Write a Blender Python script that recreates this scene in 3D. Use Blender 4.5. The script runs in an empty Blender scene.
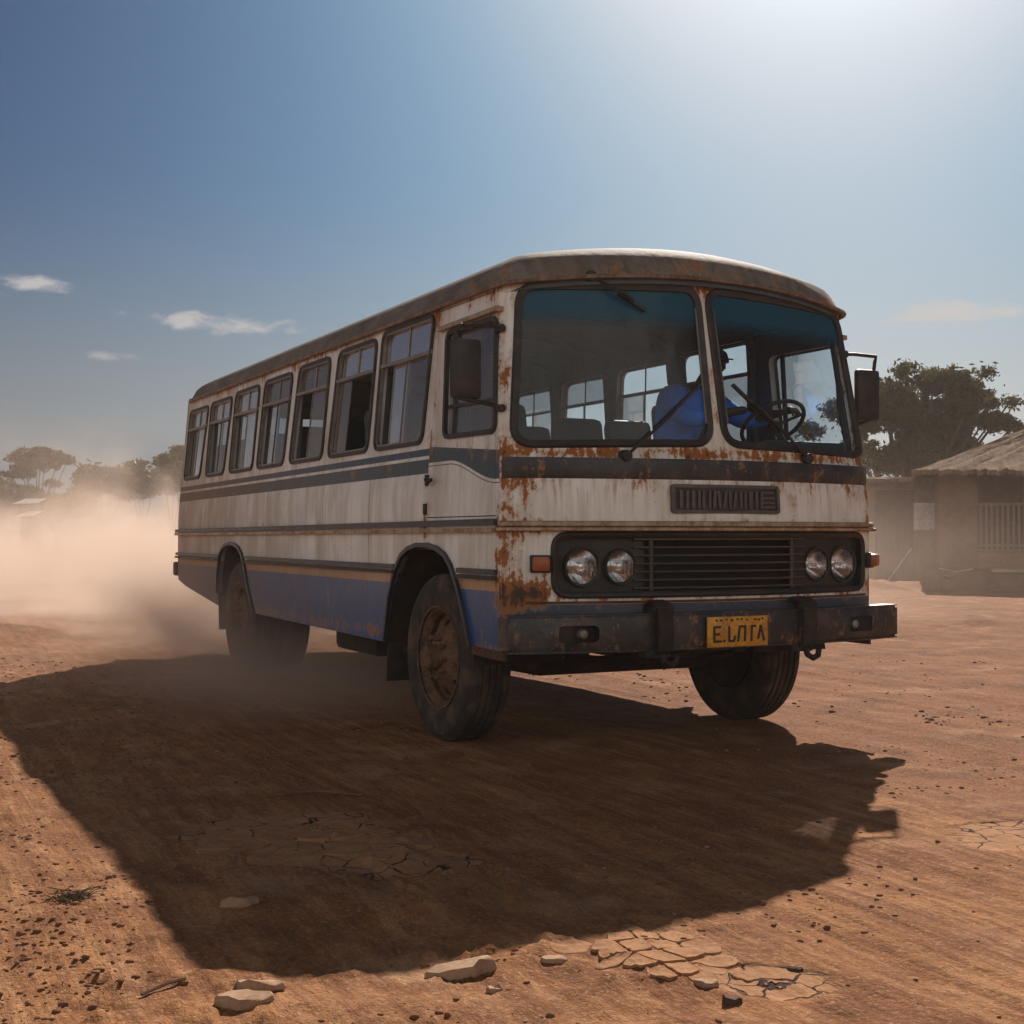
import bpy, bmesh, math, random
import numpy as np
from mathutils import Vector, Matrix, Euler, geometry
R = random.Random(7)
rad = math.radians
scene = bpy.context.scene
COL = scene.collection

# ------------------------------------------------------------------ camera
F_PX = 1344.0
PITCH = math.atan(22 / F_PX)
CAM_H = 1.265
YAW = rad(26.6)
BUS_AT = Vector((-0.04 + 1.31 * math.cos(YAW), 7.4 + 1.31 * math.sin(YAW), 0))
cam_d = bpy.data.cameras.new('camera'); cam = bpy.data.objects.new('camera', cam_d); COL.objects.link(cam)
cam.location = (0, 0, CAM_H); cam.rotation_euler = (math.pi / 2 + PITCH, 0, 0)
cam_d.sensor_width = 36; cam_d.lens = 36 * F_PX / 1024; cam_d.clip_end = 8000; cam_d.clip_start = .05
scene.camera = cam

# ------------------------------------------------------------------ node helpers
class NT:
    def __init__(s, tree): s.t = tree; s.N = tree.nodes; s.L = tree.links
    def n(s, typ, ins=None, **props):
        nd = s.N.new(typ)
        for k, v in props.items(): setattr(nd, k, v)
        for k, v in (ins or {}).items(): s.set(nd.inputs[k], v)
        return nd
    def set(s, sock, v):
        if isinstance(v, bpy.types.NodeSocket): s.L.new(v, sock)
        elif v is not None:
            if isinstance(v, (tuple, list)) and len(v) == 3 and sock.type == 'RGBA': v = (*v, 1)
            sock.default_value = v
    def m(s, op, a, b=None, c=None, clamp=False):
        nd = s.N.new('ShaderNodeMath'); nd.operation = op; nd.use_clamp = clamp
        for i, v in enumerate((a, b, c)):
            if v is not None: s.set(nd.inputs[i], v)
        return nd.outputs[0]
    def add(s, a, b): return s.m('ADD', a, b)
    def mul(s, a, b): return s.m('MULTIPLY', a, b)
    def sub(s, a, b): return s.m('SUBTRACT', a, b)
    def sm(s, v, a, b, lo=0.0, hi=1.0):
        nd = s.n('ShaderNodeMapRange', {'Value': v, 'From Min': a, 'From Max': b, 'To Min': lo, 'To Max': hi}, interpolation_type='SMOOTHSTEP')
        return nd.outputs[0]
    def lin(s, v, a, b, lo=0.0, hi=1.0):
        return s.n('ShaderNodeMapRange', {'Value': v, 'From Min': a, 'From Max': b, 'To Min': lo, 'To Max': hi}).outputs[0]
    def mix(s, f, a, b, mode='MIX'):
        nd = s.N.new('ShaderNodeMix'); nd.data_type = 'RGBA'; nd.blend_type = mode
        s.set(nd.inputs[0], f); s.set(nd.inputs[6], a); s.set(nd.inputs[7], b); return nd.outputs[2]
    def noise(s, vec, scale, detail=4, rough=.55, dist=0.0, out='Fac'):
        return s.n('ShaderNodeTexNoise', {'Vector': vec, 'Scale': scale, 'Detail': detail, 'Roughness': rough, 'Distortion': dist}).outputs[out]
    def vmul(s, v, k): return s.n('ShaderNodeVectorMath', {0: v, 1: k}, operation='MULTIPLY').outputs[0]
    def vadd(s, v, k): return s.n('ShaderNodeVectorMath', {0: v, 1: k}, operation='ADD').outputs[0]
    def sep(s, v):
        o = s.n('ShaderNodeSeparateXYZ', {0: v}).outputs; return o[0], o[1], o[2]
    def obj(s): return s.n('ShaderNodeTexCoord').outputs['Object']
    def pos(s): return s.n('ShaderNodeNewGeometry').outputs['Position']
    def band(s, v, lo, hi, e=.002):
        return s.mul(s.sm(v, s.sub(lo, e) if isinstance(lo, bpy.types.NodeSocket) else lo - e, lo, 0, 1) if not isinstance(lo, bpy.types.NodeSocket) else s.m('GREATER_THAN', v, lo),
                     s.sm(v, hi, hi + e, 1, 0) if not isinstance(hi, bpy.types.NodeSocket) else s.m('LESS_THAN', v, hi))
    def gauss(s, v, c, w):
        d = s.m('DIVIDE', s.sub(v, c), w); return s.m('EXPONENT', s.mul(s.mul(d, d), -1.0))

def new_mat(name):
    m = bpy.data.materials.new(name); m.use_nodes = True; nt = NT(m.node_tree)
    for nd in list(nt.N): nt.N.remove(nd)
    out = nt.n('ShaderNodeOutputMaterial'); return m, nt, out

def bsdf(nt, out, color, rough=.6, metal=0.0, bump=None, bstr=.3, bdist=.01, spec=.5, **kw):
    b = nt.n('ShaderNodeBsdfPrincipled')
    nt.set(b.inputs['Base Color'], color); nt.set(b.inputs['Roughness'], rough); nt.set(b.inputs['Metallic'], metal)
    nt.set(b.inputs['Specular IOR Level'], spec)
    for k, v in kw.items(): nt.set(b.inputs[k], v)
    if bump is not None:
        bp = nt.n('ShaderNodeBump', {'Height': bump, 'Strength': bstr, 'Distance': bdist}); nt.L.new(bp.outputs[0], b.inputs['Normal'])
    nt.L.new(b.outputs[0], out.inputs[0]); return b

def plain(name, col, rough=.6, metal=0.0, var=.35, scale=6, dirt=0.0, spec=.5, bstr=.25, bdist=.004, col2=None, world=False):
    m, nt, out = new_mat(name)
    p = nt.pos() if world else nt.obj()
    n1 = nt.noise(p, scale, 6, .6); n2 = nt.noise(p, scale * 6, 4, .6)
    c2 = col2 or tuple(c * (1 - var) for c in col)
    f = nt.sm(nt.add(nt.mul(n1, .6), nt.mul(n2, .4)), .35, .65)
    c = nt.mix(f, col, c2)
    if dirt: c = nt.mix(nt.mul(nt.sm(nt.noise(p, scale * .7, 5), .4, .75), dirt), c, (.20, .12, .075))
    bsdf(nt, out, c, nt.lin(n2, .3, .7, rough - .08, min(1, rough + .1)), metal, n2, bstr, bdist, spec)
    return m

RUST = (.17, .058, .018)
DUSTC = (.30, .20, .135)
def rust_mix(nt, p, col, bias, thr=.60):
    """orange-brown rust with a darker core and a stained halo, eaten in where bias is high"""
    a = nt.noise(p, 5.5, 8, .68); b = nt.noise(nt.vmul(p, (26, 26, 2.2)), 1, 6, .65); c = nt.noise(p, 38, 4, .6)
    v = nt.add(nt.add(nt.add(nt.mul(a, .5), nt.mul(b, .32)), nt.mul(c, .18)), bias)
    halo = nt.sm(v, thr - .075, thr + .02); core = nt.sm(v, thr - .005, thr + .02); deep = nt.sm(v, thr + .06, thr + .12)
    col = nt.mix(nt.mul(halo, .6), col, (.42, .22, .10))
    rc = nt.mix(nt.noise(p, 22, 5), (.17, .055, .016), (.44, .16, .035))
    col = nt.mix(core, col, rc); col = nt.mix(deep, col, (.045, .022, .014))
    return col, core, v

def make_side_paint():
    m, nt, out = new_mat('weathered bus side paint'); p = nt.obj(); x, y, z = nt.sep(p)
    stain = nt.noise(nt.vmul(p, (3, 3, 1)), 1.2, 6); streak = nt.noise(nt.vmul(p, (20, 20, 1.2)), 1, 6, .6)
    white = nt.mix(nt.sm(nt.add(nt.mul(stain, .75), nt.mul(streak, .25)), .38, .62), (.84, .85, .83), (.58, .55, .48))
    zz = nt.add(z, nt.mul(nt.sub(y, 1.15), .005)); isdoor = nt.m('LESS_THAN', y, 1.118); body = nt.sub(1.0, isdoor)
    col = nt.mix(nt.mul(body, nt.band(zz, 1.757, 1.800)), white, (.022, .045, .085))
    col = nt.mix(nt.mul(body, nt.band(zz, 1.645, 1.733)), col, (.040, .055, .058))
    bot = nt.add(1.562, nt.sm(y, .12, .80, 0, .135)); top = nt.add(1.728, nt.mul(y, .075))
    col = nt.mix(nt.mul(isdoor, nt.mul(nt.m('GREATER_THAN', z, nt.add(bot, .012)), nt.m('LESS_THAN', z, top))), col, (.035, .055, .065))
    col = nt.mix(nt.mul(isdoor, nt.mul(nt.m('GREATER_THAN', z, nt.sub(bot, .012)), nt.m('LESS_THAN', z, nt.sub(bot, .006)))), col, (.10, .08, .06))
    blue = nt.mix(nt.sm(nt.noise(p, 7, 6, .65), .42, .66), (.002, .070, .22), (.010, .095, .23))
    chip = nt.sm(nt.noise(nt.vmul(p, (9, 9, 4)), 1.3, 8, .7), .60, .66)
    blue = nt.mix(nt.mul(chip, .8), blue, (.16, .17, .17))
    col = nt.mix(nt.sm(z, .945, .949, 1, 0), col, blue)
    col = nt.mix(nt.band(z, .945, 1.003), col, nt.mix(streak, (.50, .30, .17), (.30, .16, .09)))
    # panel seams
    for sy in (2.13, 3.13, 4.6, 6.0):
        seam = nt.mul(nt.band(y, sy - .003, sy + .003, .002), nt.band(z, 1.05, 1.64))
        col = nt.mix(nt.mul(seam, .95), col, (.05, .035, .025))
    corner = nt.sm(y, .03, .22, 1, 0)
    bias = nt.add(nt.add(nt.mul(nt.gauss(z, 1.01, .05), .05), nt.mul(nt.gauss(z, 2.66, .09), .09)), nt.add(nt.mul(corner, .11), nt.mul(nt.gauss(z, .60, .05), .10)))
    bias = nt.add(bias, nt.add(nt.mul(nt.gauss(y, 1.12, .07), .08), nt.mul(nt.mul(nt.gauss(z, 1.82, .08), isdoor), .05)))
    bias = nt.add(bias, nt.mul(nt.gauss(z, 1.31, .07), .03))
    col, core, v = rust_mix(nt, p, col, bias, .630)
    d = nt.add(nt.add(nt.mul(nt.noise(p, 2.3, 7, .6), .6), nt.mul(nt.sub(1.5, z), .16)), nt.mul(y, .092))
    dust = nt.mul(nt.sm(nt.add(d, nt.mul(streak, .25)), .52, 1.3), nt.add(1.0, nt.mul(nt.mul(nt.m('LESS_THAN', z, .945), nt.sm(y, 5, 1)), -.45)))
    col = nt.mix(nt.mul(dust, .72), col, DUSTC)
    bsdf(nt, out, col, nt.lin(nt.m('MAXIMUM', core, dust), 0, 1, .34, .9), 0, nt.add(nt.mul(v, .8), nt.mul(stain, .5)), .35, .012)
    return m

def make_front_paint():
    m, nt, out = new_mat('rusty bus front paint'); p = nt.obj(); x, y, z = nt.sep(p)
    stain = nt.noise(nt.vmul(p, (3, 3, 1.2)), 1.5, 6); streak = nt.noise(nt.vmul(p, (24, 24, 1.3)), 1, 6, .62)
    col = nt.mix(nt.sm(nt.add(nt.mul(stain, .5), nt.mul(streak, .5)), .36, .64), (.86, .85, .80), (.64, .59, .50))
    col = nt.mix(nt.sm(z, .873, .877, 1, 0), col, (.020, .045, .080))
    g = lambda c, w, k: nt.mul(nt.gauss(z, c, w), k)
    ax = nt.m('ABSOLUTE', x)
    edge = nt.mul(nt.sm(ax, 1.12, 1.31), .09)
    bias = nt.add(nt.add(g(.93, .07, .115), g(1.72, .05, .13)), nt.add(g(1.56, .09, .075), g(2.74, .07, .12)))
    bias = nt.add(bias, nt.add(edge, g(1.30, .05, .085)))
    bias = nt.add(bias, nt.mul(nt.mul(nt.gauss(x, -1.2, .18), nt.gauss(z, .97, .12)), .11))
    bias = nt.add(bias, nt.mul(nt.sm(z, 1.69, 1.8), .06))
    col, core, v = rust_mix(nt, p, col, bias, .630)
    # long run-off streaks below the band
    run = nt.mul(nt.sm(nt.noise(nt.vmul(p, (30, 30, .8)), 1, 3, .5), .54, .66), nt.sm(z, 1.34, 1.57))
    col = nt.mix(nt.mul(run, nt.mul(nt.sm(z, 1.56, 1.6, 1, 0), .6)), col, (.30, .12, .04))
    chips = nt.sm(nt.noise(p, 30, 3, .6), .715, .735); col = nt.mix(chips, col, (.03, .018, .012))
    d = nt.sm(nt.add(nt.noise(p, 2.6, 7, .6), nt.mul(nt.sub(1.2, z), .3)), .50, .95)
    col = nt.mix(nt.mul(d, .35), col, DUSTC)
    bsdf(nt, out, col, nt.lin(nt.m('MAXIMUM', core, d), 0, 1, .36, .9), 0, nt.add(nt.mul(v, .9), nt.mul(stain, .4)), .4, .012)
    return m

def make_roof_paint():
    m, nt, out = new_mat('faded chalky roof paint'); p = nt.obj(); x, y, z = nt.sep(p)
    a = nt.noise(p, 2.4, 8, .65); b = nt.noise(nt.vmul(p, (14, 3, 6)), 1, 6, .65)
    col = nt.mix(nt.sm(nt.add(nt.mul(a, .5), nt.mul(b, .5)), .36, .62), (.22, .19, .16), (.10, .085, .07))
    bias = nt.add(nt.mul(nt.sm(y, .1, 1.1, 1, 0), .07), nt.mul(nt.gauss(z, 2.72, .05), .05))
    col, core, v = rust_mix(nt, p, col, bias, .645)
    col = nt.mix(nt.mul(nt.sm(a, .45, .75), .5), col, DUSTC)
    bsdf(nt, out, col, nt.lin(core, 0, 1, .75, .95), 0, nt.add(v, a), .5, .02, .2)
    return m

def make_glass(name, tint=(.78, .84, .86), dusty=.16, strip=False, refl=.09, fres=.6):
    m, nt, out = new_mat(name); p = nt.obj(); x, y, z = nt.sep(p)
    c = tint
    if strip:
        f = nt.sm(z, 2.44, 2.53); c = nt.mix(f, tint, (.02, .13, .20))
    tr = nt.n('ShaderNodeBsdfTransparent', {'Color': c})
    gl = nt.n('ShaderNodeBsdfGlossy', {'Color': (1, 1, 1), 'Roughness': .03})
    lw = nt.n('ShaderNodeLayerWeight', {'Blend': .22})
    mx = nt.n('ShaderNodeMixShader', {0: nt.add(nt.mul(lw.outputs['Fresnel'], fres), refl), 1: tr.outputs[0], 2: gl.outputs[0]})
    df = nt.n('ShaderNodeBsdfDiffuse', {'Color': (.42, .34, .27)})
    film = nt.sm(nt.noise(p, 3.0, 7, .6), .35, .75, dusty * .4, dusty * 1.5)
    streak = nt.sm(nt.noise(nt.vmul(p, (18, 18, 1.5)), 1, 5, .6), .52, .75, 0, dusty * .6)
    mx2 = nt.n('ShaderNodeMixShader', {0: nt.add(film, streak), 1: mx.outputs[0], 2: df.outputs[0]})
    res = mx2.outputs[0]
    if strip:
        sd_ = nt.n('ShaderNodeBsdfTranslucent', {'Color': (.02, .24, .40)}); sd2 = nt.n('ShaderNodeBsdfDiffuse', {'Color': (.02, .22, .38)}); ad = nt.n('ShaderNodeMixShader', {0: .5, 1: sd_.outputs[0], 2: sd2.outputs[0]})
        res = nt.n('ShaderNodeMixShader', {0: nt.mul(nt.sm(z, 2.43, 2.56), .62), 1: res, 2: ad.outputs[0]}).outputs[0]
    nt.L.new(res, out.inputs[0]); return m

M = {}
M['side'] = make_side_paint(); M['front'] = make_front_paint(); M['roof'] = make_roof_paint()
M['lining'] = plain('dull interior lining', (.10, .115, .12), .8, var=.3, scale=3)
M['black'] = plain('worn black paint', (.012, .011, .011), .55, var=.4, scale=8, dirt=.12)
M['bumper'] = plain('chipped black bumper paint', (.014, .015, .018), .40, var=.5, scale=7, dirt=.22, bstr=.5)
def rusty_black(name, col, thr):
    m, nt, out = new_mat(name); p = nt.obj(); c, core, v = rust_mix(nt, nt.vmul(p, (1.6, 1.6, 1.6)), nt.mix(nt.sm(nt.noise(p, 4, 6), .4, .65), col, tuple(k * 2.2 for k in col)), 0.0, thr)
    c = nt.mix(nt.mul(nt.sm(nt.noise(p, 5, 7, .65), .45, .7), .45), c, (.16, .10, .065))
    bsdf(nt, out, c, nt.lin(core, 0, 1, .42, .9), 0, nt.add(v, nt.noise(p, 30, 4)), .5, .008); return m
M['bumper'] = rusty_black('chipped black bumper paint with rust', (.012, .013, .016), .590)
M['band'] = rusty_black('black band with rust bleeding', (.012, .012, .014), .605)
M['rubber'] = plain('black rubber seal', (.016, .015, .015), .55, scale=12, dirt=.2)
M['tyre'] = plain('dusty tyre rubber', (.028, .023, .020), .85, scale=9, dirt=.5, bstr=.4)
M['rim'] = plain('rusty wheel steel', (.20, .10, .05), .8, scale=9, col2=(.06, .035, .022), bstr=.6)
M['alu'] = plain('dull aluminium', (.30, .29, .28), .45, .6, scale=14, dirt=.35)
M['rustmetal'] = plain('brown rusted steel', (.15, .065, .03), .85, scale=8, col2=(.06, .032, .02), bstr=.6)
M['mould'] = plain('rust stained cream trim', (.48, .38, .26), .6, scale=7, col2=(.24, .11, .045))
M['rail'] = plain('stained drip rail', (.26, .19, .14), .7, scale=7, col2=(.10, .045, .022))
M['trim'] = plain('dark blue grey trim', (.022, .035, .06), .45, scale=9, dirt=.18)
M['chassis'] = plain('oily chassis steel', (.014, .011, .009), .8, scale=6, dirt=.2)
M['void'] = plain('radiator black', (.004, .004, .004), .9, scale=6)
M['slat'] = plain('brown grimy grille slats', (.07, .055, .045), .6, scale=6, dirt=.2)
M['seat'] = plain('dark green seat vinyl', (.020, .045, .050), .6, scale=6)
M['amber'] = plain('amber indicator plastic', (.42, .085, .015), .35, scale=10, dirt=.3)
M['plateY'] = plain('yellow number plate', (.80, .38, .02), .45, scale=9, col2=(.42, .16, .015), dirt=.2)
M['badge'] = plain('grey pressed metal badge', (.13, .115, .105), .5, .3, scale=12)
M['badgeD'] = plain('dark badge recess', (.045, .038, .036), .6, scale=12)
M['glass'] = make_glass('dusty side glass', (.74, .80, .83), .22, refl=.20)
M['wind'] = make_glass('windscreen glass with tinted top strip', (.80, .90, .95), .018, True, .02, .28)
M['glassfar'] = make_glass('clear side glass', (.86, .90, .92), .10, refl=.02)
M['lampglass'] = make_glass('headlight lens', (.95, .95, .95), .10, refl=.12)
M['chrome'] = plain('lamp reflector', (.75, .75, .75), .12, 1.0, var=.1, scale=20, bstr=.05)
M['mirror'] = plain('mirror silvering', (.8, .8, .8), .03, 1.0, var=.02, scale=2, bstr=0)
M['skin'] = plain('dark brown skin', (.075, .038, .024), .55, scale=20, var=.15)
M['shirt'] = plain('bright blue shirt cloth', (.03, .27, 1.0), .8, scale=9, var=.25)
M['trousers'] = plain('dark trousers cloth', (.02, .022, .03), .85, scale=9)
M['capcloth'] = plain('black cap cloth', (.02, .02, .022), .8, scale=9)

# ------------------------------------------------------------------ mesh helpers
class MB:
    def __init__(s): s.v = []; s.f = []; s.m = []; s.cur = 0
    def add(s, vs, fs, mi=None):
        o = len(s.v); s.v += [tuple(v) for v in vs]; s.f += [tuple(i + o for i in f) for f in fs]
        s.m += [s.cur if mi is None else mi] * len(fs); return s
    def box(s, c, size, rot=None, bev=0.0, taper=None, mi=None):
        bm = bmesh.new(); bmesh.ops.create_cube(bm, size=1)
        for v in bm.verts:
            if taper and v.co.z > 0: v.co.x *= taper[0]; v.co.y *= taper[1]
            v.co = Vector((v.co.x * size[0], v.co.y * size[1], v.co.z * size[2]))
        if bev: bmesh.ops.bevel(bm, geom=list(bm.edges), offset=bev, segments=2, affect='EDGES', profile=.5)
        Mx = Matrix.Translation(Vector(c)) @ (Euler(rot).to_matrix().to_4x4() if rot else Matrix.Identity(4))
        bm.transform(Mx); s.bm(bm, mi); return s
    def bm(s, bm, mi=None):
        bm.verts.ensure_lookup_table(); bm.verts.index_update()
        s.add([v.co[:] for v in bm.verts], [[v.index for v in f.verts] for f in bm.faces], mi); bm.free(); return s
    def sweep(s, path, prof, closed=False, up=Vector((0, 0, 1)), mi=None, caps=True):
        """prof: closed 2D loop (a along side vector, b along the up-ish vector)"""
        P = [Vector(p) for p in path]; n = len(P); rows = []; prev = None
        for i, p in enumerate(P):
            a = P[(i - 1) % n] if (closed or i) else P[0]; b = P[(i + 1) % n] if (closed or i < n - 1) else P[-1]
            t = (b - a).normalized()
            u = up if prev is None else prev
            sd = t.cross(u)
            if sd.length < 1e-5: sd = t.cross(Vector((1, 0, 0)))
            sd.normalize(); uu = sd.cross(t).normalized(); prev = uu if up is None or prev is not None or True else None
            rows.append([p + sd * q[0] + uu * q[1] for q in prof])
        k = len(prof); vs = [v for r in rows for v in r]; fs = []
        for i in range(n if closed else n - 1):
            j = (i + 1) % n
            for q in range(k): r_ = (q + 1) % k; fs.append((i * k + q, i * k + r_, j * k + r_, j * k + q))
        if not closed and caps: fs.append(tuple(range(k))[::-1]); fs.append(tuple((n - 1) * k + q for q in range(k)))
        return s.add(vs, fs, mi)
    def tube(s, path, r, closed=False, seg=8, mi=None, sq=1.0):
        prof = [(r * math.cos(2 * math.pi * i / seg) * sq, r * math.sin(2 * math.pi * i / seg)) for i in range(seg)]
        return s.sweep(path, prof, closed, mi=mi)
    def lathe(s, prof, center, axis='x', seg=48, mi=None):
        """prof: (r, h) pairs along the axis"""
        vs = []; fs = []; k = len(prof)
        for i in range(seg):
            a = 2 * math.pi * i / seg; ca, sa = math.cos(a), math.sin(a)
            for r, h in prof:
                v = {'x': (h, r * ca, r * sa), 'y': (r * ca, h, r * sa), 'z': (r * ca, r * sa, h)}[axis]
                vs.append((v[0] + center[0], v[1] + center[1], v[2] + center[2]))
        for i in range(seg):
            j = (i + 1) % seg
            for q in range(k - 1): fs.append((i * k + q, j * k + q, j * k + q + 1, i * k + q + 1))
        return s.add(vs, fs, mi)
    def xf(s, Mx): s.v = [tuple(Mx @ Vector(v)) for v in s.v]; return s
    def build(s, name, mats, parent=None, sharp=35, smooth=True):
        me = bpy.data.meshes.new(name); me.from_pydata(s.v, [], s.f)
        if not isinstance(mats, (list, tuple)): mats = [mats]
        for m in mats: me.materials.append(m)
        if len(mats) > 1: me.polygons.foreach_set('material_index', s.m)
        b = bmesh.new(); b.from_mesh(me); bmesh.ops.recalc_face_normals(b, faces=list(b.faces)); b.to_mesh(me); b.free()
        if smooth:
            me.polygons.foreach_set('use_smooth', [True] * len(me.polygons)); me.set_sharp_from_angle(angle=rad(sharp))
        me.update(); o = bpy.data.objects.new(name, me); COL.objects.link(o)
        if parent: o.parent = parent
        return o

def tag(o, label, cat=None, group=None, kind=None):
    if label: o['label'] = label
    if cat: o['category'] = cat
    if group: o['group'] = group
    if kind: o['kind'] = kind
    return o
def thing(name, loc, label, cat, rz=0, group=None):
    o = bpy.data.objects.new(name, None); COL.objects.link(o); o.location = loc; o.rotation_euler = (0, 0, rz)
    o.empty_display_size = .2; return tag(o, label, cat, group)

def rpoly(pts, r, n=6):
    out = []; k = len(pts)
    for i in range(k):
        p = Vector(pts[i]); a = Vector(pts[i - 1]) - p; b = Vector(pts[(i + 1) % k]) - p
        rr = min(r, a.length * .49, b.length * .49); A = p + a.normalized() * rr; B = p + b.normalized() * rr
        for j in range(n + 1):
            t = j / n; q = (1 - t) ** 2 * A + 2 * (1 - t) * t * p + t * t * B; out.append((q.x, q.y))
    return out
def inpoly(x, y, P):
    c = False; j = len(P) - 1
    for i in range(len(P)):
        xi, yi = P[i]; xj, yj = P[j]
        if (yi > y) != (yj > y) and x < (xj - xi) * (y - yi) / (yj - yi + 1e-12) + xi: c = not c
        j = i
    return c
def dens(P, d):
    out = []
    for i in range(len(P)):
        a = Vector(P[i]); b = Vector(P[(i + 1) % len(P)]); n = max(1, int((b - a).length / d))
        for k in range(n): q = a + (b - a) * k / n; out.append((q.x, q.y))
    return out
def panel(mb, outer, holes, fmap, th=0.0, d=.12, mi=(0, 1)):
    """sheet with openings: (u,v) polygon triangulated, mapped to 3D by fmap(u,v)->(point, outward normal); th gives it an inner face"""
    loops = [dens(outer, d)] + [dens(h, d) for h in holes]
    pts = []; edges = []
    for L in loops:
        o = len(pts); pts += [Vector(p) for p in L]; edges += [(o + i, o + (i + 1) % len(L)) for i in range(len(L))]
    xs = [p[0] for p in outer]; ys = [p[1] for p in outer]
    nx = int((max(xs) - min(xs)) / d); ny = int((max(ys) - min(ys)) / d)
    nb = [Vector(p) for p in pts]
    for i in range(1, nx):
        for j in range(1, ny):
            x = min(xs) + (max(xs) - min(xs)) * i / nx; y = min(ys) + (max(ys) - min(ys)) * j / ny
            if inpoly(x, y, outer) and not any(inpoly(x, y, h) for h in holes):
                v = Vector((x, y))
                if all((v - q).length > d * .35 for q in nb): pts.append(v)
    vs, es, fs, ov, oe, of = geometry.delaunay_2d_cdt(pts, edges, [], 0, 1e-5)
    tri = []
    for f in fs:
        cx = sum(vs[i].x for i in f) / 3; cy = sum(vs[i].y for i in f) / 3
        if inpoly(cx, cy, outer) and not any(inpoly(cx, cy, h) for h in holes): tri.append(tuple(f))
    A = []; Bv = []
    for v in vs:
        p, n = fmap(v.x, v.y); A.append(Vector(p)); Bv.append(Vector(p) - Vector(n) * th)
    mb.add(A, tri, mi[0])
    if th:
        o = len(A)
        cnt = {}
        for f in tri:
            for i in range(3):
                e = (f[i], f[(i + 1) % 3]); k = tuple(sorted(e)); cnt.setdefault(k, []).append(e)
        rim = [(e[0][0], e[0][1], e[0][1] + o, e[0][0] + o) for e in cnt.values() if len(e) == 1]
        base = len(mb.v) - len(A)
        mb.v += [tuple(b) for b in Bv]
        mb.f += [tuple(base + o + i for i in reversed(f)) for f in tri]; mb.m += [mi[1]] * len(tri)
        mb.f += [tuple(base + i for i in f) for f in rim]; mb.m += [mi[0]] * len(rim)
    return mb

# ------------------------------------------------------------------ BUS (front faces -Y, right side is -X)
bus = thing('bus', BUS_AT, 'old rusty white and blue bus driving on the dirt road, dust behind its rear wheels', 'bus', YAW)
HW = 1.31; LEN = 7.97; LEAN = .15; ZR = 2.68
def hw(z):
    t = max(0.0, z - 1.35); return HW - .062 * t * min(1, t / .3) - max(0, .85 - z) * .06
def lean(z): t = max(0.0, z - 1.4); return LEAN * t * min(1, t / .3)
def fpt(u, z, off=0.0):
    a = abs(u); s = 1 if u >= 0 else -1
    if a <= 1.24: x, y = a, -.25 * (1 - (a / HW) ** 2); n = Vector((.5 * a / HW ** 2, -1, 0)).normalized()
    else:
        t = min(1, (a - 1.24) / .12); P0 = Vector((1.24, -.25 * (1 - (1.24 / HW) ** 2))); P1 = Vector((1.300, .004)); P2 = Vector((1.31, .07))
        q = (1 - t) ** 2 * P0 + 2 * t * (1 - t) * P1 + t * t * P2; dq = 2 * (1 - t) * (P1 - P0) + 2 * t * (P2 - P1)
        x, y = q.x, q.y; n = Vector((dq.y, -dq.x, 0)).normalized()
    k = hw(z) / HW; nz = .15 if z > 1.5 else 0
    n = Vector((s * n.x, n.y, nz)).normalized()
    return Vector((s * x * k, y + lean(z), z)) + n * off, n
def fmap(u, z): return fpt(u, z)
def smap(sg):
    def f(y, z): return Vector((sg * hw(z), y, z)), Vector((sg, 0, .06 if z > 1.5 else 0)).normalized()
    return f
def sp(sg, y, z, off=0.0):
    p, n = smap(sg)(y, z); return p + n * off

# window openings: (top-front y, top-rear y, bottom-rear y, bottom-front y)
WIN = [(1.118, 2.035, 2.085, 1.235, 2.68), (2.150, 2.940, 3.065, 2.222, 2.655), (3.137, 3.905, 4.042, 3.217, 2.645), (4.092, 4.890, 5.003, 4.218, 2.630),
       (5.062, 5.863, 5.942, 5.156, 2.622), (5.996, 6.795, 6.853, 6.162, 2.603), (6.906, 7.696, 7.800, 7.112, 2.594)]
def winpoly(w, grow=0.0):
    a, b, c, d, t = w; g = grow
    a = max(a, 1.145) if w is WIN[0] else a
    return rpoly([(a - g, t - .03 + g), (b + g, t - .03 + g), (c + g, 1.845 - g), (d - g, 1.845 - g)], .085)
DWIN = rpoly([(.235, 2.50), (.925, 2.50), (.885, 1.855), (.170, 1.845)], .06)
ARCH_F = [(.440, .5), (.463, .616), (.53, .80), (.612, .958), (.714, 1.08), (.80, 1.14), (.925, 1.178), (1.08, 1.198), (1.232, 1.196), (1.38, 1.172), (1.499, 1.125), (1.622, 1.015), (1.72, .85), (1.85, .55), (1.86, .5)]
ARCH_R = [(4.99, .5), (5.017, .563), (5.10, .68), (5.191, .82), (5.27, .97), (5.37, 1.08), (5.48, 1.14), (5.613, 1.168), (5.77, 1.178), (5.928, 1.165), (6.06, 1.13), (6.162, 1.069), (6.25, .90), (6.30, .70), (6.32, .5)]
def side_outline():
    P = [(.07, .60)] + [p for p in ARCH_F if p[1] > .59] + [(1.86, .538), (3.2, .548), (5.005, .563)] + [p for p in ARCH_R if p[1] > .57]
    P += [(6.32, .572), (7.65, .715), (LEN, .775), (LEN, 1.5), (LEN - .03, 2.0), (LEN - .10, 2.70)]
    n = 12
    for i in range(n + 1):
        z = 2.70 - (2.70 - .65) * i / n; P.append((.07 + lean(z), z))
    return P
DOOR = [(.115, 1.37), (1.108, 1.37), (1.070, 2.655), (.115 + lean(2.655), 2.655), (.115 + lean(2.2), 2.2), (.115 + lean(1.8), 1.8)]
def dgrow(g): return [(.115 - g, 1.37 - g), (1.108 + g, 1.37 - g), (1.070 + g, 2.655 + g), (.115 - g + lean(2.655), 2.655 + g), (.115 - g + lean(2.2), 2.2), (.115 - g + lean(1.8), 1.8)]

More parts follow.
